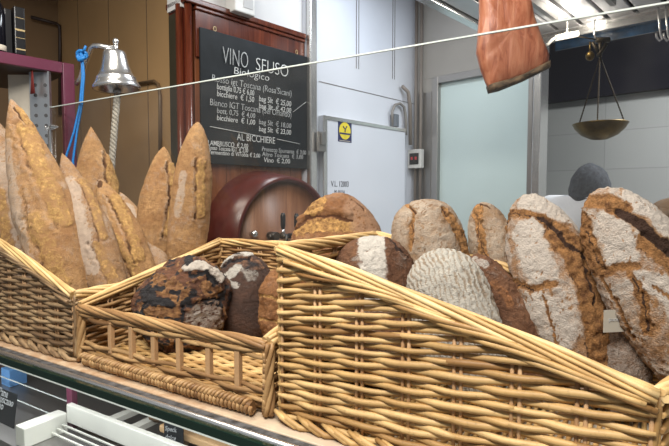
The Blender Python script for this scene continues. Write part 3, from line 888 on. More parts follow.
    me.from_pydata((wv-org).tolist(), [], [tuple(int(q) for q in ff) for ff in faces])
    me.polygons.foreach_set('use_smooth', [True]*len(faces))
    ca_ = me.color_attributes.new('mask', 'FLOAT_COLOR', 'POINT')
    col = np.stack([np.clip(fl, 0, 1), np.clip(go, 0, 1), np.clip(dk, 0, 1), np.ones_like(fl)], 1)
    ca_.data.foreach_set('color', col.ravel().astype(np.float32))
    me.materials.append(mat); me.update()
    o = bpy.data.objects.new(name, me); COL.objects.link(o); o.location = org; WL[o] = Vector(org)
    return tag(o, label, cat, group)

m_bag = bread_mat('baguette', (0.30, 0.165, 0.078), (0.44, 0.265, 0.13), flour=(0.52, 0.42, 0.34), gold=(0.40, 0.235, 0.088), dark=(0.10, 0.045, 0.02), gold2=(0.25, 0.125, 0.045), fop=0.75)
m_bag2 = bread_mat('baguette_gold', (0.35, 0.185, 0.078), (0.49, 0.285, 0.125), flour=(0.54, 0.43, 0.34), gold=(0.43, 0.255, 0.092), dark=(0.10, 0.045, 0.02), gold2=(0.27, 0.135, 0.045), fop=0.75)
m_flo = bread_mat('floured', (0.24, 0.12, 0.05), (0.38, 0.21, 0.095), flour=(0.52, 0.465, 0.41), gold=(0.26, 0.125, 0.044), dark=(0.04, 0.018, 0.010), gold2=(0.11, 0.045, 0.016))
m_tan = bread_mat('tan_loaf', (0.24, 0.14, 0.075), (0.38, 0.24, 0.135), flour=(0.52, 0.43, 0.34), gold=(0.38, 0.19, 0.07), dark=(0.08, 0.035, 0.018))
m_wht = bread_mat('pale_floured', (0.26, 0.19, 0.13), (0.38, 0.30, 0.21), flour=(0.54, 0.51, 0.45), gold=(0.42, 0.22, 0.09), dark=(0.16, 0.11, 0.07))
m_brn = bread_mat('brown_rye', (0.11, 0.047, 0.024), (0.21, 0.10, 0.05), flour=(0.62, 0.58, 0.52), gold=(0.27, 0.115, 0.045), dark=(0.03, 0.014, 0.01))
m_rnd = bread_mat('round_golden', (0.20, 0.082, 0.03), (0.36, 0.17, 0.065), flour=(0.44, 0.27, 0.17), gold=(0.42, 0.235, 0.08), dark=(0.11, 0.045, 0.02), gold2=(0.17, 0.075, 0.03), fop=0.7)
m_drk = bread_mat('fruit_dark', (0.075, 0.028, 0.015), (0.17, 0.065, 0.026), flour=(0.56, 0.50, 0.43), gold=(0.24, 0.115, 0.04), dark=(0.012, 0.010, 0.012), gold2=(0.12, 0.045, 0.018), spec=0.5)
m_drk2 = bread_mat('dark_rye', (0.04, 0.02, 0.014), (0.10, 0.045, 0.026), flour=(0.60, 0.57, 0.51), gold=(0.17, 0.08, 0.04), dark=(0.014, 0.010, 0.012), spec=0.5)
m_gry = bread_mat('greyish', (0.13, 0.08, 0.05), (0.22, 0.14, 0.095), flour=(0.36, 0.31, 0.27), gold=(0.30, 0.15, 0.06), fop=0.8)

GB = 'baguettes standing in the left basket'
BK = dict(na=250, nb=110)
loaf('baguette', 'greyish floured baguette at the left edge, half behind the biggest one', (-8, 118, 1.78), (34, 345, 1.68), 56, m_bag,
     [('f', 14, [(5, 170), (20, 280)], .8), ('b', 10, [(2, 200), (14, 270)])], 0.5, pt=(1.7, .62), seed=11, group=GB, thick=.8, **BK)
loaf('baguette', 'biggest baguette with long open scores, at the far left front', (11, 99, 1.60), (78, 337, 1.45), 56, m_bag2,
     [('b', 17, [(27, 135), (37, 165), (49, 195), (62, 228)], .85), ('b', 17, [(40, 232), (54, 265), (68, 305)], .85), ('b', 7, [(19, 112), (28, 128)]),
      ('f', 13, [(8, 150), (18, 200), (30, 255), (48, 300)], .75), ('k', 2, [(26, 200), (38, 240)], .5)],
     0.30, pt=(1.45, .75), seed=12, group=GB, thick=.75, bend=0.03, **BK)
loaf('baguette', 'slender floured baguette leaning just right of the biggest one', (62, 153, 1.64), (124, 328, 1.49), 42, m_bag,
     [('f', 15, [(72, 190), (82, 225), (97, 275)], 1.1), ('b', 9, [(84, 186), (95, 212), (104, 244)], .85), ('b', 11, [(100, 254), (111, 278), (120, 300)], .8)],
     0.38, pt=(1.5, .8), seed=13, group=GB, thick=.85, **BK)
loaf('baguette', 'upright pointed baguette behind the leaning ones, in front of the bell rope', (91, 126, 1.93), (104, 300, 1.86), 46, m_bag2,
     [('b', 10, [(108, 158), (112, 200)]), ('k', 2, [(97, 182), (104, 190), (112, 200)], .8), ('f', 9, [(99, 185)], .6)], 0.28, pt=(1.6, .85), seed=14, group=GB, thick=.8, **BK)
loaf('baguette', 'baguette with a burnt tip and a long curled score in the centre of the group', (100, 180, 1.73), (152, 312, 1.62), 40, m_bag2,
     [('d', 6, [(101, 183), (103, 188)]), ('b', 11, [(116, 203), (128, 228), (140, 262)]), ('b', 10, [(118, 245), (134, 268), (142, 290)]), ('f', 5, [(106, 212), (116, 245)], .6)],
     0.24, pt=(1.6, .7), seed=15, group=GB, thick=.85, **BK)
loaf('baguette', 'short baguette with a bright floury streak, leaning right toward the basket rim', (120, 192, 1.86), (170, 300, 1.68), 33, m_bag,
     [('f', 11, [(130, 213), (142, 243), (151, 268)], 1.25)], 0.4, pt=(1.5, .85), seed=16, group=GB, thick=.85, **BK)
loaf('baguette', 'broad upright baguette left of the tallest one on the right of the group', (164, 147, 1.83), (152, 292, 1.76), 41, m_bag2,
     [('b', 8, [(171, 168), (173, 200), (166, 235)])], 0.22, pt=(1.8, .72), seed=17, group=GB, thick=.8, **BK)
loaf('baguette', 'tall slim baguette with rounded tip, rightmost of the group beside the blackboard', (198, 122, 1.70), (181, 296, 1.66), 40, m_bag2,
     [('f', 7, [(184, 175), (178, 215)], .8), ('b', 9, [(200, 165), (199, 215)])], 0.25, pt=(2.2, .62), seed=18, group=GB, thick=.8, bend=0.02, **BK)

# dark loaves in the middle basket
loaf('fruit_loaf', 'round dark fruit loaf with black raisins and a floured square patch', (193, 261, 1.40), (172, 357, 1.36), 91, m_drk,
     [('g', 16, [(160, 280), (180, 290)]), ('g', 14, [(150, 305), (175, 310)]), ('g', 12, [(205, 285), (215, 295)]), ('g', 10, [(160, 330), (180, 322)], .9),
      ('d', 12, [(150, 288), (155, 295)]), ('d', 11, [(143, 312)]), ('d', 10, [(187, 299)]), ('d', 9, [(177, 325), (180, 340)]), ('d', 10, [(165, 296), (172, 300)]), ('d', 10, [(150, 330)]), ('d', 8, [(190, 262)]),
      ('o', 6, [(186, 269), (198, 268), (208, 273), (216, 281)]), ('k', 2.5, [(190, 275), (203, 274), (214, 285)]),
      ('f', 22, [(196, 312), (210, 308), (212, 325), (200, 328)], .62), ('k', 2, [(184, 303), (185, 332)]), ('k', 2, [(184, 303), (205, 298), (222, 300)])],
     -0.1, pt=(2.3, .5), pb=(2.6, .5), seed=21, warp=0.09, thick=.85, rough=.03, chaos=0.85)
loaf('rye_loaf', 'dark rye loaf with white flour stripes, behind the fruit loaf', (244, 254, 1.53), (248, 349, 1.46), 63, m_drk2,
     [('o', 8, [(213, 270), (222, 262), (234, 256), (250, 256)]), ('k', 3, [(218, 272), (232, 263), (250, 262)]), ('f', 11, [(229, 278), (238, 272)], .8), ('f', 6, [(231, 286), (238, 288)], .9), ('f', 12, [(246, 272), (252, 280)], .52), ('g', 12, [(240, 262), (258, 270)], .5)],
     0.05, pt=(2.6, .5), seed=22, thick=.9, warp=.04, rough=.02)
loaf('crusty_loaf', 'golden brown knobbly loaf half hidden behind the large basket', (283, 268, 1.30), (283, 355, 1.26), 50, m_rnd,
     [('c', 3, [(262, 295), (280, 300)]), ('c', 3, [(260, 318), (278, 322)]), ('f', 8, [(268, 305)], .4)], 0.12, seed=23, warp=.08, rough=.03)
# big loaves in the large basket
loaf('round_loaf', 'big round golden brown loaf with a curved score, left behind the large basket rim', (339, 194, 1.43), (335, 352, 1.32), 99, m_rnd,
     [('g', 14, [(300, 236), (325, 231), (350, 233)], .8), ('k', 3.5, [(296, 232), (308, 223), (330, 220), (352, 226)]), ('g', 9, [(322, 205), (312, 215)], .9), ('e', 5, [(300, 222), (325, 213), (350, 220)]), ('k', 2, [(352, 202), (363, 209), (366, 213)], .7), ('f', 34, [(358, 212), (368, 232)], .8), ('g', 18, [(318, 205), (310, 214)], .8)],
     0.42, pt=(2.3, .5), seed=31, thick=.62, rough=.02)
loaf('rye_loaf', 'reddish brown loaf with one wide white flour band', (370, 236, 1.12), (380, 388, 1.06), 92, m_brn,
     [('f', 26, [(373, 236), (373, 300)], 1.1), ('f', 14, [(367, 244), (380, 246)], 1.1), ('k', 2, [(390, 240), (398, 250), (408, 258)], .8), ('f', 6, [(355, 262), (362, 258)], .5)],
     0.15, pt=(3.6, .5), seed=32, thick=.7, rough=.03)
loaf('country_loaf', 'pale tan loaf with two brown cracks, behind the flour band loaf', (422, 200, 1.16), (449, 374, 1.10), 75, m_tan,
     [('c', 4, [(408, 206), (415, 214), (413, 230), (411, 250)]), ('k', 2, [(410, 208), (416, 215)]), ('g', 8, [(444, 211), (453, 222), (461, 240), (465, 258)]), ('k', 3, [(444, 210), (450, 217)], .7), ('k', 1.6, [(414, 222), (412, 248)], .6), ('f', 22, [(430, 220), (435, 255)], .72), ('f', 12, [(403, 215), (402, 245)], .7)],
     0.55, pt=(4.8, .42), seed=33, thick=.62, rough=.02)
loaf('floured_loaf', 'white floured loaf with fine raised stripes at the front of the large basket', (432, 250, 0.99), (484, 398, 0.92), 84, m_wht,
     [('f', 70, [(445, 280), (455, 310)], .75)], 0.62, pt=(3.3, .5), seed=34, thick=.62, stripe=(5.0, -0.35, 0.30), rough=.015, hairs=0)
loaf('rye_loaf', 'dark brown rough loaf wedged behind the white striped loaf', (472, 256, 1.03), (550, 398, 0.94), 54, m_brn,
     [('f', 9, [(476, 262), (486, 266)], .6), ('g', 10, [(495, 285), (510, 305)], .5)], 0.08, pt=(3, .5), seed=35, thick=.8, warp=.05, rough=.03)
loaf('country_loaf', 'narrow pale loaf with a golden crack down its middle', (481, 203, 1.18), (533, 376, 1.10), 50, m_tan,
     [('g', 7, [(477, 208), (479, 228), (483, 250), (492, 275)]), ('k', 1.5, [(478, 215), (478, 240), (488, 262)], .6), ('c', 3, [(462, 240), (468, 270)]), ('f', 15, [(494, 225), (500, 255)], .68), ('f', 8, [(467, 220), (470, 250)], .68), ('k', 2, [(480, 206), (490, 208)], .7)],
     0.5, pt=(3.2, .5), seed=36, thick=.75, rough=.02)
loaf('country_loaf', 'large floured loaf with a deep golden split, left of the biggest loaf', (526, 196, 1.03), (597, 402, 0.90), 82, m_flo,
     [('f', 22, [(530, 205), (552, 212), (572, 232)], 1.0), ('f', 34, [(532, 238), (536, 262), (545, 280)], .95), ('f', 34, [(545, 312), (562, 338)], .9), ('f', 10, [(505, 240), (512, 270)], .8),
      ('g', 26, [(560, 240), (578, 265), (592, 304), (603, 358)]), ('g', 9, [(503, 236), (509, 216), (536, 219), (558, 234)]), ('k', 5, [(540, 222), (552, 230), (568, 250), (588, 262)]), ('k', 3, [(580, 262), (588, 285), (594, 310)], .8),
      ('g', 6, [(509, 288), (536, 297), (556, 291)]), ('k', 1.6, [(512, 290), (538, 299)], .8), ('c', 3, [(504, 250), (512, 280), (524, 310), (536, 332)]), ('k', 1.5, [(506, 228), (511, 217), (536, 221)], .9), ('c', 2.5, [(548, 300), (553, 325), (560, 350)])],
     0.5, pt=(2.3, .5), pb=(2.0, .6), seed=37, thick=.66, rough=.03)
loaf('country_loaf', 'greyish brown loaf with a pale paper tag, low between the two biggest loaves', (606, 255, 0.98), (624, 420, 0.88), 64, m_gry,
     [('f', 20, [(625, 350)], .5)], 0.42, pt=(2.6, .45), seed=38, thick=.7, rough=.02)
loaf('country_loaf', 'biggest floured loaf with a dark split crust, at the right edge of the frame', (597, 191, 0.92), (734, 412, 0.80), 99, m_flo,
     [('f', 34, [(612, 226), (622, 245), (626, 262)], .97), ('f', 20, [(628, 200), (648, 213), (669, 235), (690, 255)], 1.0), ('f', 26, [(645, 285), (668, 290), (690, 330)], .92), ('f', 20, [(618, 290), (640, 330)], .6), ('f', 9, [(588, 205), (600, 200)], .6),
      ('g', 16, [(588, 204), (606, 202), (622, 212)]), ('g', 20, [(648, 244), (668, 262), (695, 290)]), ('k', 9, [(620, 212), (640, 228), (660, 245), (688, 264)]), ('k', 5, [(645, 236), (665, 254), (690, 274)]),
      ('g', 15, [(584, 222), (592, 248), (604, 272)]), ('g', 9, [(606, 282), (625, 274), (640, 270)]), ('g', 7, [(637, 280), (649, 305), (655, 340)]), ('k', 1.6, [(638, 284), (649, 306), (655, 338)], .8), ('k', 1.6, [(590, 235), (600, 262), (612, 280)], .7), ('c', 2.5, [(655, 290), (672, 300)]), ('c', 3, [(610, 285), (628, 315), (645, 350)])],
     0.5, pt=(2.3, .5), pb=(2.6, .5), seed=39, thick=.62, rough=.03)
# paper tag
pt_ = P(615, 321, 0.872)
vx = RGT; vy = Vector((0, 0, 1)); 
tg = thing('paper_tag', 'small cream paper tag with faint writing, stuck between the two biggest loaves', 'tag', pt_)
hw = 0.0205; 
obj('card', MB().prism([pt_-vx*hw-vy*hw, pt_+vx*hw-vy*(hw*0.9), pt_+vx*hw+vy*hw, pt_-vx*hw+vy*hw*0.95], -FWD, 0.001), M['paper'], tg)
text('printed_lines', 'pane', 0.010, pt_-vx*0.012+vy*0.0-FWD*0.0015, vx, vy, M['grey_plastic'], tg)

# =================================================================== GLASS SCREEN
gs = thing('glass_screen', 'tall clear glass screen with a bright top edge behind the baskets', 'glass screen', (-0.9, 1.323, ZT))
GX0 = Py(46, 109, 1.323).x
obj('pane', MB().box((GX0, 1.32, ZT+0.001), (0.74, 1.326, 1.998)), M['glass'], gs)
obj('top_edge', MB().box((GX0, 1.3195, 1.9985), (0.74, 1.3265, 2.0025)), M['bright_edge'], gs, label='bright polished glass edge')
mb = MB(); c = P(52, 125, 2.28)
for dx in (-0.07, 0.03): pass
mb.box((GX0-0.03, 1.308, c.z-0.012), (GX0+0.075, 1.319, c.z+0.012)); mb.tube([(GX0+0.02, 1.30, c.z), (GX0+0.02, 1.345, c.z)], 0.014, 14)
mb.tube([(GX0+0.06, 1.312, c.z), (GX0+0.115, 1.312, c.z-0.002)], [0.013, 0.004], 10)
obj('clamp', mb, M['chrome'], gs, 0.002)
mb = MB(); mb.tube([(GX0+0.05, 1.312, c.z-0.01), (GX0+0.05, 1.312, ZT)], 0.011, 12)
obj('post', mb, M['chrome'], gs)

# =================================================================== UPPER LEFT: SHELF, BOOK, BELL
US = -2.58
def zat(px, py, d): return P(px, py, d).z
sh = thing('shelf_unit', 'burgundy shelf unit with a dark underside at the upper left', 'shelf', rm(US-0.2, 0.7, 0))
ztop = zat(74, 61, 2.38); zbot = zat(68, 72, 2.38)
VS = 0.90
obj('fascia', MB().box((US-0.03, 0.2, zbot), (US, VS-0.031, ztop), RM), M['burgundy'], sh, 0.003)
obj('shelf_board', MB().box((US-0.62, 0.2, zbot+0.006), (US-0.031, VS, ztop-0.004), RM), M['shelf_under'], sh)
obj('post', MB().box((US-0.03, VS-0.03, 0), (US+0.0, VS+0.022, ztop), RM), M['burgundy'], sh, 0.003)
obj('post', MB().box((US-0.65, VS-0.03, 0), (US-0.622, VS+0.022, ztop), RM), M['burgundy'], sh, 0.003)
# white panel and perforated upright
pp = P(31, 130, 2.36)
mb = MB(); A_ = P(30, 110, 2.37); B_ = P(51.5, 110, 2.37)
A_.z = B_.z = 0
pf = thing('perforated_upright', 'perforated silvery metal upright left of the glass screen', 'metal upright', A_)
zt_ = zbot+0.0
obj('plate', MB().prism([A_+Vector((0, 0, ZT+0.001)), B_+Vector((0, 0, ZT+0.001)), B_+Vector((0, 0, zt_-0.002)), A_+Vector((0, 0, zt_-0.002))], FWD, 0.004), M['perf'], pf)
mb = MB(); e = (B_-A_).normalized()
for fx in (0.28, 0.74):
    z = ZT+0.2
    while z < zt_-0.02:
        cpt = lerp(A_, B_, fx)+Vector((0, 0, z)); 
        mb.tube([cpt-FWD*0.0012, cpt+FWD*0.001], 0.0085, 10); z += 0.047
parts('hole', mb, M['hole'], pf)
mb = MB().prism([B_-e*0.008+Vector((0, 0, ZT+0.001)), B_+Vector((0, 0, ZT+0.001)), B_+Vector((0, 0, zt_-0.002)), B_-e*0.008+Vector((0, 0, zt_-0.002))], -FWD, 0.014)
obj('edge_flange', mb, M['perf'], pf)
C_ = P(9, 110, 2.42); C_.z = 0; D_ = P(30.3, 110, 2.42); D_.z = 0
tag(obj('white_panel', MB().prism([C_+Vector((0, 0, ZT+0.001)), D_+Vector((0, 0, ZT+0.001)), D_+Vector((0, 0, zt_-0.003)), C_+Vector((0, 0, zt_-0.003))], FWD, 0.012), M['cream']),
    'white panel under the shelf at the left edge', 'panel')
# red tassel
q = P(32.5, 86, 2.33); tq = thing('red_tassel', 'small dark red tassel hanging under the shelf', 'tassel', q)
mb = MB()
for i in range(6):
    dx = (i-2.5)*0.005
    mb.tube([(q.x+dx*0.3, q.y, zbot-0.004), (q.x+dx*0.5, q.y, q.z+0.02), (q.x+dx*1.3, q.y, q.z-0.035)], 0.0028, 5)
parts('thread', mb, flat('dark_red_thread', (0.16, 0.015, 0.012), 0.8), tq)

# book and bottles on the shelf
bp = P(24, 52, 2.28); rv = RM.to_3x3() @ Vector((0, 1, 0)); ru = RM.to_3x3() @ Vector((1, 0, 0))
def shelf_box(u0, u1, v0, v1, z0, z1): return MB().box((u0, v0, z0), (u1, v1, z1), RM)
def v_on(px, u=US):
    r = (px-334.5)/F; return abs(u)*(0.729+0.6845*r)/(0.6845-0.729*r)
va, vb = v_on(21), v_on(31.5)
zb0 = ztop+0.001; zb1 = zb0 + 0.21
bk = thing('book', 'black bound book with gold bands on its spine, standing on the shelf', 'book', rm(US-0.08, (va+vb)/2, zb0))
obj('cover', shelf_box(US-0.16, US-0.006, va, vb, zb0, zb1), M['black'], bk, 0.004)
mb = MB()
for fz, hh in ((0.10, 0.006), (0.36, 0.002), (0.52, 0.008), (0.80, 0.002)):
    mb.box((US-0.008, va+0.002, zb0+0.2*fz), (US-0.0045, vb-0.002, zb0+0.2*fz+hh), RM)
parts('spine_band', mb, M['gold_band'], bk, label='gold spine bands')
vc, vd = v_on(13), v_on(20)
tag(obj('binder', shelf_box(US-0.2, US-0.03, vc, vd, zb0, zb1-0.012), M['black'], None, 0.003), 'plain black binder directly left of the gold banded book', 'binder')
vb0 = v_on(8)
bt = thing('bottle', 'glossy black bottle with a pale label at the top left corner', 'bottle', rm(US-0.03, vb0, zb0))
obj('glass_body', MB().lathe([(0.0, 0), (0.034, 0), (0.036, 0.01), (0.036, 0.17), (0.03, 0.20), (0.014, 0.235), (0.013, 0.29), (0.0, 0.29)], rm(US-0.045, vb0-0.01, zb0), 24), M['glossy_black'], bt)
obj('label_band', MB().lathe([(0.0355, 0.006), (0.0368, 0.007), (0.0368, 0.03), (0.0355, 0.031)], rm(US-0.045, vb0-0.01, zb0), 24), M['cream'], bt)
obj('cap', MB().lathe([(0.0, 0.285), (0.016, 0.285), (0.016, 0.32), (0.0, 0.32)], rm(US-0.045, vb0-0.01, zb0), 20), M['chrome'], bt)

# bell
DB = 2.30
bc = P(116, 51, DB); bb = P(117, 87, DB); Hb = bc.z-bb.z; Rb = 22.5*DB/F
bl = thing('ship_bell', 'polished chrome bell hanging from a bent bracket', 'bell', bb)
prof = [(0.0, Hb), (0.28*Rb, Hb), (0.42*Rb, Hb*0.985), (0.47*Rb, Hb*0.93), (0.50*Rb, Hb*0.8), (0.56*Rb, Hb*0.6), (0.65*Rb, Hb*0.42), (0.76*Rb, Hb*0.28), (0.80*Rb, Hb*0.27), (0.83*Rb, Hb*0.24), (0.82*Rb, Hb*0.21), (0.92*Rb, Hb*0.08), (1.0*Rb, 0.0), (0.98*Rb, -0.012), (0.9*Rb, -0.008), (0.7*Rb, Hb*0.2), (0.4*Rb, Hb*0.7), (0.0, Hb*0.8)]
tilt = Matrix.Rotation(math.radians(-3), 3, FWD).to_4x4()
obj('bell_body', MB().lathe(prof, bb, 40, tilt), M['chrome'], bl)
mb = MB().tube([bc-Vector((0, 0, 0.01)), bc+Vector((0, 0, 0.035))], 0.011, 12); blob(mb, bc+Vector((0, 0, 0.042)), (0.014, 0.014, 0.016), 1, 0, 8)
obj('crown_knob', mb, M['chrome'], bl)
br = [P(81, 75, DB+0.06), P(85, 62, DB+0.04), P(91.5, 48, DB+0.01), P(94, 46, DB), P(100, 46.2, DB), P(115, 48.5, DB)]
pw = [P(76.5, 84, DB+0.08), P(81, 78, DB+0.06)]+br[1:]
obj('bracket', MB().tube(pw, 0.012, 10), M['chrome'], bl)
mb = MB().tube([bb+Vector((0, 0, 0.06)), bb+Vector((0, 0, -0.02))], 0.006, 8); blob(mb, bb+Vector((0, 0, -0.02)), (0.018, 0.018, 0.02), 1, 0, 8)
obj('clapper', mb, M['steel_dark'], bl)
r0 = bb+Vector((0, 0, -0.04)); r1 = P(110, 185, DB)
mb = MB()
for kx in range(3):
    mb.tube([lerp(r0, r1, i/60)+Vector((math.cos(2*PI*(i/8+kx/3))*0.008, math.sin(2*PI*(i/8+kx/3))*0.008, 0)) for i in range(61)], 0.0085, 6)
obj('pull_rope', mb, M['rope'], bl)
# blue cord
cc = P(82, 55, DB-0.03)
cd = thing('blue_cord', 'blue nylon cord knotted to the bell bracket', 'cord', cc)
mb = MB()
for s_, x2 in ((0, 65), (1, 73)):
    pts = [P(81+s_, 52, DB-0.03), P(82.5+s_*1.5, 75, DB-0.03), P(80+s_*2, 105, DB-0.03), P(74+s_*3, 132, DB-0.03), P(x2, 160, DB-0.03), P(x2-2+s_*2, 190, DB-0.03)]
    pts2 = []
    for i in range(len(pts)-1):
        for q_ in range(5): pts2.append(lerp(pts[i], pts[i+1], q_/5))
    mb.tube(pts2, 0.0052, 8)
parts('strand', mb, M['blue_cord'], cd)
mb = MB()
for kx in range(3):
    mb.tube([cc+Vector((math.cos(an)*0.018, math.sin(an+kx)*0.012, math.sin(an)*0.016+0.006*kx-0.01)) for an in [2*PI*i/14 for i in range(15)]], 0.007, 8)
mb.tube([cc+Vector((0.01, 0, 0.01)), cc+Vector((0.03, 0, 0.035))], [0.007, 0.005], 8)
obj('knot', mb, M['blue_cord'], cd)

# pipes on the tan walls
def on_u(px, py, u):
    r = (px-334.5)/F; v = -u*(0.729+0.6845*r)/(0.6845-0.729*r); d = -0.6845*u+0.729*v
    return P(px, py, d)
US2 = -4.495
pts = [on_u(31, 17, US2), on_u(56, 23.5, US2), on_u(59.5, 26, US2), on_u(60, 32, US2), on_u(60, 115, US2)]
tag(obj('wall_pipe', MB().tube(pts, 0.014, 8), M['pipe_dark']), 'dark bent pipe on the tan side wall behind the book', 'pipe')
def on_v(px, py, v):
    r = (px-334.5)/F; t = v/(0.729+0.6845*r); return P(px, py, t)
tag(obj('wall_pipe', MB().tube([on_v(136, 84, 1.475), on_v(154, 81, 1.475), on_v(158, 84, 1.475), on_v(160, 96, 1.475), on_v(160, 150, 1.475)], 0.010, 8), flat('tan_pipe', (0.17, 0.11, 0.06), 0.4)),
    'thin tan pipe bending down on the wall between bell and wine cabinet', 'pipe')

# =================================================================== WINE CABINET
V0c, V1c = 1.30, 2.088
wc = thing('wine_cabinet', 'mahogany wine cabinet with moulded pillars and a built in barrel', 'cabinet', rm(U1-0.1, 1.7, 0))
HC = 2.545
obj('body', MB().box((U1-0.17, V0c, 0), (U1-0.04, V1c, HC-0.03), RM), M['mahog_dark'], wc, 0.004)
# front boards with plank joints, an arched frame
mb = MB(); v = V0c+0.055
while v < V1c-0.02:
    mb.box((U1-0.04, v, 0.0), (U1-0.018, min(v+0.088, V1c), HC-0.05), RM); v += 0.09
obj('front_planks', mb, M['plank'], wc, 0.002)
obj('top_moulding', MB().box((U1-0.04, V0c+0.05, HC-0.05), (U1+0.004, V1c, HC-0.03), RM).box((U1-0.18, V0c-0.01, HC-0.03), (U1+0.012, V1c, HC), RM), M['mahog'], wc, 0.006)
obj('head_board', MB().box((U1-0.018, V0c+0.055, 2.27), (U1-0.006, V1c, HC-0.051), RM), M['mahog'], wc)
for vv, uu in ((V0c+0.02, U1-0.016), (V0c-0.004, U1-0.055)):
    obj('pillar', MB().tube([(uu, vv, 0), (uu, vv, HC-0.03)], 0.019, 16, M=RM), M['mahog'], wc)
obj('end_panel', MB().box((U1-0.155, V0c-0.006, 0.3), (U1-0.075, V0c, HC-0.06), RM), flat('green_black_panel', (0.035, 0.03, 0.018), 0.4), wc)
# barrel end
BV = v_on(262, U1); 
r_ = (262-334.5)/F; dB_ = -0.6845*U1+0.729*BV
zc_ = P(262, 238, dB_).z
BR = 0.36
Mb_ = RM @ Matrix.Translation((U1-0.015, BV, zc_)) @ Matrix.Rotation(PI/2, 4, 'Y')
bar = MB(); k = 56
n0 = 0
prof = [(0.0, -0.01), (BR*1.0, -0.01), (BR*1.04, 0.005), (BR*1.0, 0.10), (BR*0.93, 0.235), (BR*0.87, 0.237), (BR*0.86, 0.20), (0.0, 0.20)]
def lathe_m(prof, Mx, k=56):
    mb = MB()
    for r, z in prof:
        for j in range(k):
            an = 2*PI*j/k; mb.v.append(tuple(Mx @ Vector((math.cos(an)*r, math.sin(an)*r, z))))
    for i in range(len(prof)-1):
        for j in range(k):
            j2 = (j+1) % k; mb.f.append((i*k+j, i*k+j2, (i+1)*k+j2, (i+1)*k+j)); mb.sm.append(True)
    mb.f.append(tuple(reversed(range(k)))); mb.sm.append(False)
    mb.f.append(tuple((len(prof)-1)*k+j for j in range(k))); mb.sm.append(False)
    return mb
barrel = obj('barrel', lathe_m(prof[:6]+[(BR*0.86, 0.20)], Mb_), flat('red_varnished_staves', (0.095, 0.017, 0.014), 0.28, 0, 0.15, 12), wc, 0, 'varnished red brown barrel end')
obj('barrel_head', lathe_m([(0, 0.19), (BR*0.862, 0.19), (BR*0.862, 0.206), (0, 0.206)], Mb_), wood('barrel_head_wood', (0.14, 0.055, 0.026), (0.32, 0.145, 0.07), 0.4, (1, 1, 0.06), 40), barrel)
# wine taps
def tap(px, label, big=True):
    b = on_u(px, 236, U1+0.235); t = thing('wine_tap', label, 'tap', b, 'wine taps on the barrel')
    ux = ru
    pb_ = b - ux*0.05
    obj('tap_body', MB().tube([b-ux*0.04, b+ux*0.05], 0.014, 12).tube([b+ux*0.045+Vector((0, 0, 0.01)), b+ux*0.045-Vector((0, 0, 0.06))], 0.010, 10), M['black'], t)
    obj('tap_collar', MB().tube([b+ux*0.02+Vector((0, 0, 0.01)), b+ux*0.02+Vector((0, 0, 0.035))], 0.009, 12), M['chrome'], t)
    obj('tap_handle', MB().tube([b+ux*0.02+Vector((0, 0, 0.035)), b+ux*0.02+Vector((0, 0, 0.055)), b+ux*0.02+Vector((0, 0, 0.105)), b+ux*0.02+Vector((0, 0, 0.12))], [0.008, 0.013, 0.014, 0.009], 12), M['black'], t)
tap(280.5, 'black wine tap, left one of the two on the barrel')
tap(294, 'black wine tap, right one of the two, beside the round loaf')
kb = on_u(254, 234, U1+0.215)
tag(obj('barrel_valve', blob(MB(), kb, (0.02, 0.02, 0.02), 3, 0.1, 10).tube([kb, kb-ru*0.03], 0.012, 10), M['chrome']), 'small chrome valve on the barrel, left of the black taps', 'valve')
kb = on_u(273, 236, U1+0.235)
tag(obj('barrel_valve', MB().tube([kb-ru*0.028, kb+ru*0.03], 0.022, 14).tube([kb+rv*-0.03, kb+rv*0.05], 0.013, 10), M['black']), 'black round valve on the barrel, beside the left tap', 'valve')
# lamp pulls / ring at the top of the board and blackboard
bvL, bvR = v_on(199.5, U1), v_on(309, U1)
dL = -0.6845*U1+0.729*bvL
zT, zBt = P(199.5, 26.5, dL).z, P(207, 163, dL).z
bo = thing('blackboard', 'blackboard with the handwritten wine price list hanging on the cabinet', 'blackboard', rm(U1, (bvL+bvR)/2, zBt))
obj('slate', MB().box((U1-0.005, bvL+0.012, zBt), (U1+0.008, bvR-0.012, zT), RM), M['blackboard'], bo, 0.002)
for vv in (bvL+0.1, bvR-0.1):
    mb = MB(); cpt = Vector((U1+0.004, vv, zT+0.012))
    mb.tube([cpt+Vector((0, math.cos(a_)*0.008, math.sin(a_)*0.012)) for a_ in [2*PI*i/12 for i in range(13)]], 0.002, 6, M=RM)
    obj('hanging_ring', mb, M['gold_band'], bo)
bw_, bh_ = bvR-bvL-0.024, zT-zBt
def chalk(s, fx, fy, size, xs=0.8, mat='chalk', shear=0.12, slope=0.0, fat=0.0):
    o_ = rm(U1+0.0088, bvL+0.012+bw_*fx, zBt+bh_*(1-fy)); xd = rv + Vector((0, 0, slope))
    return text('chalk_lettering', s, size, o_, xd, Vector((0, 0, 1)), M[mat], bo, xs, shear, 0.0004, fat)
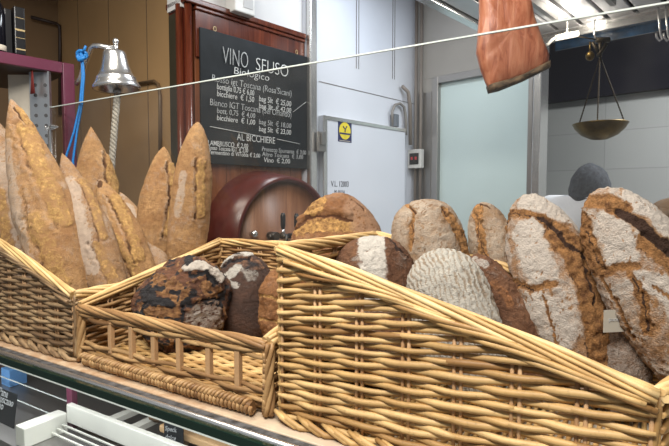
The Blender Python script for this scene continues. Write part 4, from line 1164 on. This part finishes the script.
def chalkp(s, x0, y0, x1, size, mat='chalk', shear=0.08, thin=0.010, rise=0.0):
    """one run of handwriting on the board, starting at x0 and ending at x1"""
    a_ = on_u(x0, y0, U1+0.0088); e_ = on_u(x1, y0, U1+0.0088)
    wish = ((RM.inverted() @ e_).y-(RM.inverted() @ a_).y)
    o = text('chalk_lettering', s, size, a_, rv+Vector((0, 0, rise)), Vector((0, 0, 1)), M[mat], bo, 1.0, shear, 0.0004, -thin*size)
    cc_ = [(RM.inverted().to_3x3() @ Vector(v.co)).y for v in o.data.vertices]
    k_ = wish/max(1e-4, max(cc_)-min(cc_))
    md = (max(cc_)+min(cc_))/2; new = rm(0, 1, 0)
    for v in o.data.vertices:
        p = RM.inverted().to_3x3() @ Vector(v.co); p.y = p.y*k_; v.co = RM.to_3x3() @ p
    c_ = RM.inverted() @ o.matrix_basis.translation if False else None
    # keep the left end where it was written
    wl_ = WL[o]; lp = RM.inverted() @ wl_; left = lp.y+min(cc_)*k_; lp.y += (RM.inverted() @ a_).y-left
    WL[o] = RM @ lp; o.location = WL[o]-WL[bo]
    return o
chalkp('VINO', 223, 63, 248, 0.125, 'chalk_dim', 0.05, 0.016)
chalkp('SFUSO', 256, 70, 288, 0.10, 'chalk', 0.05, 0.014)
chalkp('Biologico', 234, 73.5, 269, 0.052, 'chalk', 0.1, 0.006)
chalkp("Rosso igt Toscana (Rosa'Sicani)", 212, 81, 291, 0.050, 'chalk_dim', 0.1, 0.006)
chalkp('bottiglia 0,75 \u20ac 6,00', 217, 89, 254, 0.042, 'chalk', 0.1, -0.002)
chalkp('bag 5lt  \u20ac 25,00', 259, 101, 291, 0.044, 'chalk', 0.1, -0.002)
chalkp('bicchiere  \u20ac 1,50', 217, 96, 254, 0.042, 'chalk', 0.1, -0.002)
chalkp('bag 3lt  \u20ac 42,00', 259, 108, 291, 0.042, 'chalk', 0.1, -0.002)
chalkp('Bianco IGT Toscana (Sel Orlando)', 210, 105, 291, 0.048, 'chalk_dim', 0.1, 0.004)
chalkp('bott. 0,75  \u20ac 4,00', 217, 113, 255, 0.040, 'chalk_dim', 0.1, -0.002)
chalkp('bag 5lt  \u20ac 18,00', 259, 124, 291, 0.040, 'chalk_dim', 0.1, -0.002)
chalkp('bicchiere  \u20ac 1,00', 217, 120, 255, 0.040, 'chalk', 0.1, -0.002)
chalkp('bag 5lt  \u20ac 23,00', 259, 131, 291, 0.040, 'chalk', 0.1, -0.002)
mb = MB().tube([on_u(210, 126.5, U1+0.0085), on_u(270, 138, U1+0.0085)], 0.0018, 5)
mb.tube([on_u(277, 139, U1+0.0085), on_u(300, 144, U1+0.0085)], 0.0016, 5)
mb.tube([on_u(293, 112, U1+0.0085), on_u(306, 102, U1+0.0085)], 0.0014, 5)
parts('chalk_line', mb, M['chalk'], bo)
chalkp('AL BICCHIERE', 237, 140, 275, 0.052, 'chalk', 0.0, 0.002)
chalkp('LAMBRUSCO  \u20ac 2,00', 208, 145, 248, 0.036, 'chalk', 0.1, -0.004)
chalkp('Rosso Toscana IGT  \u20ac 2,00', 208, 149.5, 248, 0.032, 'chalk', 0.1, -0.004)
chalkp('Vermentino di ViTobia \u20ac 2,00', 208, 154, 260, 0.032, 'chalk', 0.1, -0.004)
chalkp('Prosecco Spumante  \u20ac 3,00', 262, 151, 306, 0.036, 'chalk_dim', 0.1, -0.002)
chalkp('Altro Toscana  \u20ac 3,00', 262, 156, 303, 0.034, 'chalk_dim', 0.1, -0.002)
chalkp('Vino  \u20ac 2,00', 264, 162, 290, 0.038, 'chalk', 0.1, -0.002)

# thermostat box above the cabinet
pth = on_u(247, 8, U1+0.05)
tb = thing('thermostat_box', 'small white thermostat box on the wall above the wine cabinet', 'control box', pth)
r_in = RM.inverted() @ pth
obj('case', MB().box((U1-0.029, r_in.y-0.075, r_in.z-0.03), (U1+0.055, r_in.y+0.055, r_in.z+0.12), RM), M['light_plastic'], tb, 0.006)
obj('display', MB().box((U1+0.0552, r_in.y-0.02, r_in.z+0.0), (U1+0.057, r_in.y+0.04, r_in.z+0.05), RM), M['grey_plastic'], tb)

# =================================================================== COLD ROOM DOOR
va, vb = v_on(322.0, U1), v_on(400, U1)
dA = -0.6845*U1+0.729*va
zd = P(320, 116.5, dA).z
dr = tag(thing('door_2', None, None, rm(U1, (va+vb)/2, 0)), kind='structure')
obj('door_leaf', MB().box((U1+0.002, va, 0.02), (U1+0.045, vb, zd-0.025), RM), M['white_panel'], dr, 0.004)
parts('door_rim', MB().box((U1+0.002, va-0.035, 0.02), (U1+0.05, va-0.001, zd), RM).box((U1+0.002, va-0.001, zd-0.024), (U1+0.05, vb, zd), RM).box((U1+0.002, vb+0.001, 0.02), (U1+0.03, vb+0.02, zd), RM), M['steel'], dr, 0.003)
r1_ = RM.inverted() @ on_u(320, 142, U1+0.05)
obj('hinge', MB().box((U1+0.05, r1_.y-0.03, r1_.z-0.06), (U1+0.075, r1_.y+0.03, r1_.z+0.06), RM).box((U1+0.076, r1_.y-0.02, r1_.z-0.02), (U1+0.085, r1_.y+0.02, r1_.z+0.05), RM), M['steel_dark'], dr, 0.003)
# sticker
s0 = RM.inverted() @ on_u(338, 120.5, U1+0.046); s1 = RM.inverted() @ on_u(351.5, 143, U1+0.046)
st = thing('warning_sticker', 'dark blue sticker with a yellow emblem on the cold room door', 'sticker', rm(U1+0.046, s0.y, s1.z))
obj('backing', MB().box((U1+0.0452, s0.y, s1.z), (U1+0.0462, s1.y, s0.z), RM), M['sticker_blue'], st)
sc_ = ((s0.y+s1.y)/2, (s0.z+s1.z)/2); sw_ = (s1.y-s0.y); shh = s0.z-s1.z
mb = MB(); mb.tube([(U1+0.0462, sc_[0], sc_[1]+0.006), (U1+0.0468, sc_[0], sc_[1]+0.006)], sw_*0.42, 24, M=RM)
mb.prism([(U1+0.0462, sc_[0]-sw_*0.32, sc_[1]), (U1+0.0462, sc_[0]+sw_*0.32, sc_[1]), (U1+0.0462, sc_[0]+sw_*0.2, sc_[1]-shh*0.26), (U1+0.0462, sc_[0], sc_[1]-shh*0.38), (U1+0.0462, sc_[0]-sw_*0.2, sc_[1]-shh*0.26)], (1, 0, 0), 0.0006, RM)
obj('emblem', mb, M['yellow'], st)
mb = MB()
c0 = sc_
mb.tube([(U1+0.0475, c0[0]-sw_*0.15, c0[1]+shh*0.26), (U1+0.0475, c0[0], c0[1]+shh*0.12), (U1+0.0475, c0[0]+sw_*0.13, c0[1]+shh*0.28)], 0.004, 6, M=RM)
mb.tube([(U1+0.0475, c0[0], c0[1]+shh*0.12), (U1+0.0475, c0[0], c0[1]+shh*0.0)], 0.004, 6, M=RM)
mb.box((U1+0.047, c0[0]-sw_*0.38, c0[1]-shh*0.13), (U1+0.048, c0[0]+sw_*0.38, c0[1]-shh*0.05), RM)
obj('dark_mark', mb, M['sticker_blue'], st)
obj('pale_lettering', MB().box((U1+0.0463, c0[0]-sw_*0.4, s1.z+shh*0.04), (U1+0.0468, c0[0]+sw_*0.4, s1.z+shh*0.08), RM), M['paper'], st)
nn = on_u(331, 186.5, U1+0.046)
nt_ = thing('number_plate', 'small printed number line on the white cold room door', 'lettering', nn)
text('printed_lettering', 'V.L. 12003', 0.052, nn, rv, Vector((0, 0, 1)), M['ink'], nt_, 0.75)
text('printed_lettering', 'M. 05/14', 0.034, nn-Vector((0, 0, 0.045))+rv*0.03, rv, Vector((0, 0, 1)), M['ink'], nt_, 0.8)

# conduits and switch by the corner
cnd = thing('electric_conduit', 'grey brown conduits running down the corner to a switch box', 'conduit', rm(U1+0.05, V2-0.06, 1.2))
r2_ = RM.inverted() @ on_v(415, 150, V2-0.05)
mb = MB()
for du, dv in ((0.03, -0.03), (0.075, -0.03)):
    mb.tube([(U1+du, V2+dv, 1.0), (U1+du, V2+dv, CEIL-0.01)], 0.012, 8, M=RM)
mb.tube([RM.inverted() @ on_u(402, 86, U1+0.03), RM.inverted() @ on_u(408, 92, U1+0.05), RM.inverted() @ on_u(410, 105, U1+0.05), RM.inverted() @ on_u(410.5, 145, U1+0.05)], 0.014, 8, M=RM)
parts('conduit_tube', mb, flat('conduit_brown', (0.20, 0.17, 0.15), 0.45), cnd)
arc = [RM.inverted() @ on_u(x, y, U1+0.03) for x, y in ((393, 126), (392, 112), (395, 105), (400, 103.5), (404, 107), (406, 118), (406, 135))]
obj('bent_hose', MB().tube(arc, 0.011, 8, M=RM), flat('hose_grey', (0.22, 0.21, 0.20), 0.5), cnd)
ap = RM.inverted() @ on_u(394.5, 120, U1+0.03)
obj('junction', MB().box((U1+0.004, ap.y-0.025, ap.z-0.05), (U1+0.05, ap.y+0.025, ap.z+0.04), RM), flat('slate_plastic', (0.12, 0.14, 0.17), 0.5), cnd, 0.004)
sb = thing('switch_box', 'small grey switch box with red buttons beside the frosted door', 'switch', on_v(415, 168, V2-0.06))
q0 = RM.inverted() @ on_v(409, 150, V2-0.07); q1 = RM.inverted() @ on_v(422, 168, V2-0.07)
obj('housing', MB().box((q0.x, V2-0.09, q1.z), (q1.x, V2-0.045, q0.z), RM), M['light_plastic'], sb, 0.005)
obj('button_plate', MB().box((lerp(q0.x, q1.x, .15), V2-0.094, lerp(q1.z, q0.z, .2)), (lerp(q0.x, q1.x, .85), V2-0.0905, lerp(q1.z, q0.z, .8)), RM), M['black'], sb, 0.002)
mb = MB()
for fx in (.35, .65): mb.box((lerp(q0.x, q1.x, fx)-0.008, V2-0.098, lerp(q1.z, q0.z, .45)), (lerp(q0.x, q1.x, fx)+0.008, V2-0.0945, lerp(q1.z, q0.z, .6)), RM)
parts('button', mb, M['red'], sb)

# =================================================================== HANGING THINGS
# slab of cured meat
DM = 1.62
outl = [(479, -14), (479.5, 15), (478, 32), (476.5, 52), (481, 70), (489, 91), (496, 89), (520, 80), (548, 67), (548, 58), (541, 40), (533, 16), (527, -14)]
hm = thing('cured_meat_slab', 'reddish brown slab of cured meat hanging above the loaves', 'meat', P(512, 90, DM))
def slab(outl, dep, thick, mat, name, parent, seed):
    # rounded slab, resampled outline, several layers through its thickness
    import itertools
    pts = []
    m_ = len(outl)
    for i in range(m_):
        a_, b_ = Vector((*outl[i], 0)), Vector((*outl[(i+1) % m_], 0))
        n = max(1, int((b_-a_).length/4))
        for k_ in range(n): pts.append(lerp(a_, b_, k_/n))
    k_ = len(pts); cx = sum(p.x for p in pts)/k_; cy = sum(p.y for p in pts)/k_
    mb = MB(); layers = []
    seq = [(-1, 0.0), (-1, 0.35), (-0.98, 0.65), (-0.86, 0.86), (-0.5, 0.97), (0, 1.0), (0.5, 0.97), (0.86, 0.86), (1, 0.6), (1, 0.0)]
    for w_, s_ in seq:
        for p in pts:
            q_ = P(cx+(p.x-cx)*s_, cy+(p.y-cy)*s_, dep)
            mb.v.append(tuple(q_+FWD*(w_*thick/2)))
    v_ = np.array(mb.v); nz = fbm(v_/0.04, seed, 3)
    mb.v = [tuple(p + np.array(list(FWD))*n*0.007) for p, n in zip(v_, nz)]
    for l_ in range(len(seq)-1):
        for j in range(k_):
            j2 = (j+1) % k_; mb.f.append((l_*k_+j, l_*k_+j2, (l_+1)*k_+j2, (l_+1)*k_+j)); mb.sm.append(True)
    return obj(name, mb, mat, parent)
slab(outl, DM, 0.07, M['meat'], 'meat', hm, 4)
slab([(487, 86), (489, 93), (500, 90.5), (524, 81), (549, 68.5), (549, 61), (520, 76), (500, 83)], DM, 0.075, M['rind'], 'rind', hm, 9)
tp = P(503, -14, DM); 
obj('hanging_cord', MB().tube([tp-Vector((0, 0, 0.02)), (tp.x, tp.y, CEIL)], 0.004, 6), M['rope'], hm)

# scale with brass pan
DS = on_v(600, 120, 2.56)
sdep = 2.56/(0.729+0.6845*(600-334.5)/F)
sc0 = thing('hanging_scale', 'old brass hanging scale with a round pan', 'scale', P(600, 136, sdep))
pr = 25.3*sdep/F; pc_ = P(600, 124.5, sdep)
obj('pan', MB().lathe([(0, -0.072), (pr*0.3, -0.068), (pr*0.65, -0.048), (pr*0.9, -0.018), (pr*0.97, 0.0), (pr*1.0, 0.002), (pr*0.985, 0.006), (pr*0.88, -0.014), (pr*0.6, -0.044), (0, -0.066)], pc_, 40), M['brass'], sc0)
hubp = P(600, 57, sdep)
mb = MB()
for a_ in (0.5, 0.5+2*PI/3, 0.5+4*PI/3):
    e_ = pc_+Vector((math.cos(a_)*pr*0.97, math.sin(a_)*pr*0.97, 0)); n = 26
    mb.tube([lerp(hubp, e_, i/(2*n)) for i in range(2*n+1)], [0.0022 if i % 2 == 0 else 0.0042 for i in range(2*n+1)], 5)
parts('chain', mb, M['brass_dark'], sc0)
mb = MB().tube([hubp, P(600, 38, sdep)], 0.008, 8).tube([P(596, 40, sdep), P(609, 40, sdep)], 0.013, 8).tube([P(606, 44, sdep), P(598, 56, sdep)], 0.01, 8).tube([P(592, 42, sdep), P(600, 55, sdep)], 0.007, 8)
mb.tube([P(574, 36, sdep), P(600, 40, sdep)], 0.003, 6)
obj('beam', mb, M['brass_dark'], sc0)
blob_ = blob(MB(), P(590, 56, sdep), (0.02, 0.02, 0.022), 2, 0.05, 10)
obj('counterweight', blob_.tube([P(590, 53, sdep), P(590, 42, sdep)], 0.004, 6), M['brass'], sc0)
hk = P(595, 34, sdep); rr_ = RM.inverted() @ hk
obj('hook', MB().tube([P(597, 41, sdep), P(594, 34, sdep), P(594.5, 28, sdep), (P(594.5, 28, sdep).x, P(594.5, 28, sdep).y, CZ-0.012)], 0.004, 8), M['chrome'], sc0)
# S hooks on the rail
for i, px in enumerate((662, 669.5)):
    d_ = 2.58/(0.729+0.6845*(px-334.5)/F)
    pts = [P(px-4, 12, d_), P(px-3, 20, d_), P(px-1.5, 34, d_), P(px, 39, d_), P(px-2.5, 41, d_), P(px-5.5, 37, d_), P(px-6, 33, d_)]
    pts = [Vector((pts[0].x, pts[0].y, CZ-0.012))]+pts[1:]
    tag(obj('meat_hook', MB().tube(pts, 0.0045, 8), M['chrome']), ['steel hook on the rail, left of the pair at the top right corner', 'steel hook on the rail, nearest the top right corner'][i], 'hook', 'steel hooks on the rail')
# small lit lamp with its arm behind the meat
dl = 2.45/(0.729+0.6845*(566-334.5)/F)
sl = thing('rail_lamp', 'small lit white lamp on a curved arm under the canopy', 'lamp', P(560, 38, dl))
obj('lit_tube', MB().tube([P(556, 38, dl), P(578, 33.5, dl)], [0.013, 0.014], 12), flat('lit_lamp', (0.9, 0.88, 0.8), 0.4, emit=((1.0, 0.93, 0.80), 2.2)), sl)
obj('arm', MB().tube([P(542, 48, dl), P(548, 44, dl), P(553, 39, dl), P(560, 37, dl)], 0.008, 8), M['light_plastic'], sl)
obj('hanger', MB().tube([P(567, 37, dl), (P(567, 37, dl).x, P(567, 37, dl).y, CZ+0.0)], 0.005, 8), M['steel'], sl)
pl = bpy.data.lights.new('rail_lamp_light', 'POINT'); pl.energy = 2.4; pl.color = (1, 0.93, 0.8); pl.shadow_soft_size = 0.02
po = bpy.data.objects.new('rail_lamp_light', pl); COL.objects.link(po); po.location = P(565, 32, dl)-FWD*0.05

# =================================================================== PERSON
hd = P(589, 190, 2.62)
hx, hy = hd.x, hd.y
per = thing('person', 'person in a white coat and grey blue beanie seen from behind', 'person', (hx, hy, 0))
face = Vector((0.45, 0.89, 0)).normalized(); rt = Vector((face.y, -face.x, 0))
HZ = P(589, 164, 2.62).z
def W_(r_, f_, z_): return Vector((hx, hy, 0))+rt*r_+face*f_+Vector((0, 0, z_*HZ/1.76))
def skin(name, nodes, edges, mat, parent, root=0, sub=2):
    me = bpy.data.meshes.new(name); o0 = Vector((hx, hy, 0))
    me.from_pydata([tuple(W_(*n[:3])-o0) for n in nodes], edges, [])
    me.materials.append(mat)
    o = bpy.data.objects.new(name, me); COL.objects.link(o); o.parent = parent; WL[o] = o0
    m = o.modifiers.new('skin', 'SKIN'); m.use_smooth_shade = True
    for i, n in enumerate(nodes):
        sv = me.skin_vertices[0].data[i]; rx = n[3]; ry = n[4] if len(n) > 4 else rx
        sv.radius = (rx, ry); sv.use_root = (i == root)
    s_ = o.modifiers.new('sub', 'SUBSURF'); s_.levels = sub; s_.render_levels = sub
    return o
nodes = [(0, 0, .95, .13, .11), (0, 0, 1.10, .125, .10), (0, 0, 1.28, .15, .11), (0, -.01, 1.40, .12, .09), (0, 0, 1.48, .058), (0, .02, 1.55, .062),
         (.09, 0, .88, .085), (.095, 0, .50, .058), (.10, -.02, .10, .04), (.10, .06, .04, .036), (.105, .15, .03, .03),
         (-.09, 0, .88, .085), (-.095, .02, .50, .058), (-.10, 0, .10, .04), (-.10, .08, .04, .036), (-.105, .17, .03, .03),
         (.17, 0, 1.39, .055), (.22, .02, 1.12, .042), (.19, .22, 1.02, .032), (.18, .27, 1.01, .024, .034),
         (-.17, 0, 1.39, .055), (-.22, .02, 1.12, .042), (-.19, .22, 1.02, .032), (-.18, .27, 1.01, .024, .034)]
edges = [(0,1),(1,2),(2,3),(3,4),(4,5),(0,6),(6,7),(7,8),(8,9),(9,10),(0,11),(11,12),(12,13),(13,14),(14,15),(3,16),(16,17),(17,18),(18,19),(3,20),(20,21),(21,22),(22,23)]
for sgn, base in ((1, 19), (-1, 23)):
    for fi, (dx, ln) in enumerate(((-.030, .065), (-.010, .075), (.010, .07), (.028, .055))):
        n0 = len(nodes)
        nodes += [(sgn*.18+dx*sgn, .31, 1.005, .009), (sgn*.18+dx*sgn, .31+ln*.6, .995, .008), (sgn*.18+dx*sgn, .31+ln, .975, .007)]
        edges += [(base, n0), (n0, n0+1), (n0+1, n0+2)]
    n0 = len(nodes); nodes += [(sgn*.145, .28, 1.0, .010), (sgn*.13, .32, .99, .008)]; edges += [(base, n0), (n0, n0+1)]
body = skin('body', nodes, edges, M['skin'], per)
mbh = MB(); ctr = W_(0, .02, 1.64)
fr = Matrix((rt, face, Vector((0, 0, 1)))).transposed()
blob(mbh, ctr, (.073, .092, .112), 1, 0.01, 20, fr)
blob(mbh, W_(0, .115, 1.625), (.013, .018, .022), 1, 0, 8, fr)
for s_ in (-1, 1): blob(mbh, W_(s_*.075, .01, 1.63), (.010, .020, .030), 1, 0, 8, fr)
blob(mbh, W_(0, .105, 1.58), (.024, .010, .008), 1, 0, 8, fr)
obj('head', mbh, M['skin'], per)
obj('hair', blob(MB(), W_(0, -.022, 1.615), (.076, .078, .075), 4, .05, 16, fr), M['hair'], per)
# beanie
mb = MB(); k = 40; hh = .175
prof = [(.088, -.03), (.097, -.02), (.099, .01), (.099, .04), (.096, .07), (.088, .098), (.074, .128), (.054, .152), (.030, .169), (.012, .177), (0.0, .179)]
sc_h = HZ/1.76
for r_, z_ in prof:
    for j in range(k):
        an = 2*PI*j/k; w2 = 1+0.02*math.sin(j*PI)
        q_ = W_(math.cos(an)*r_*(0.98+0.02*math.sin(an*5+z_*40)), math.sin(an)*r_*1.12+0.01-z_*0.03, 1.587+z_)
        mb.v.append(tuple(q_+rt*(0.006*math.sin(z_*90+j*0.6))*0.5))
for i in range(len(prof)-1):
    for j in range(k):
        j2 = (j+1) % k; mb.f.append((i*k+j, i*k+j2, (i+1)*k+j2, (i+1)*k+j)); mb.sm.append(True)
obj('beanie', mb, M['beanie'], per)
cn = [(0, 0, .95, .175, .15), (0, 0, 1.10, .155, .13), (0, 0, 1.30, .175, .135), (0, -.01, 1.51, .15, .11), (0, -.005, 1.575, .09), (0, 0, .70, .20, .17),
      (.17, 0, 1.53, .08), (.225, .02, 1.12, .060), (.195, .19, 1.025, .05), (-.20, 0, 1.54, .085), (-.225, .02, 1.12, .060), (-.195, .19, 1.025, .05)]
skin('coat', cn, [(0,1),(1,2),(2,3),(3,4),(0,5),(3,6),(6,7),(7,8),(3,9),(9,10),(10,11)], M['coat'], per)
tn = [(0, 0, .92, .14, .12), (.09, 0, .86, .10), (.095, 0, .50, .075), (.10, -.02, .12, .06), (-.09, 0, .86, .10), (-.095, .02, .50, .075), (-.10, 0, .12, .06)]
skin('trousers', tn, [(0,1),(1,2),(2,3),(0,4),(4,5),(5,6)], M['trouser'], per)
for s_, f_ in ((1, 0), (-1, .02)):
    obj('shoe', blob(MB(), W_(s_*.102, .06+f_, .045), (.048, .135, .045), 2, .02, 14, fr), M['black'], per)

# =================================================================== SERVICE CABINET AT THE RIGHT EDGE
cb = P(690, 222, 1.72); Mx = Matrix.Translation((cb.x, cb.y, 0)) @ Matrix.Rotation(0, 4, 'Z')
sv_ = thing('service_cabinet', 'dark service cabinet behind the glass at the right edge', 'cabinet', (cb.x, cb.y, 0))
ztc = cb.z
obj('carcass', MB().box((-0.165, -0.18, 0.06), (0.4, 0.2, ztc-0.02), Mx), M['shelf_under'], sv_, 0.004)
obj('top_board', MB().box((-0.175, -0.19, ztc-0.02), (0.41, 0.21, ztc), Mx), M['shelf_under'], sv_, 0.003)
obj('plinth', MB().box((-0.15, -0.16, 0), (0.39, 0.19, 0.06), Mx), M['black'], sv_)
for i in (0, 1):
    d_ = obj('door', MB().box((-0.16+0.28*i, -0.195, 0.08), (0.115+0.28*i, -0.181, ztc-0.03), Mx), M['shelf_under'], sv_, 0.003)
    obj('handle', MB().tube([(0.08+0.08*i, -0.21, 0.9), (0.08+0.08*i, -0.21, 1.02)], 0.006, 8, M=Mx), M['steel'], d_)
loaf('country_loaf', 'brown loaf on the dark cabinet, cut off by the right frame edge', (684, 196, 1.72), (684, 223, 1.72), 58, m_tan,
     [('f', 8, [(668, 208)], .4)], 0.35, pt=(2.2, .5), pb=(4, .5), zmin=None, seed=61, thick=.9, na=60, nb=64)
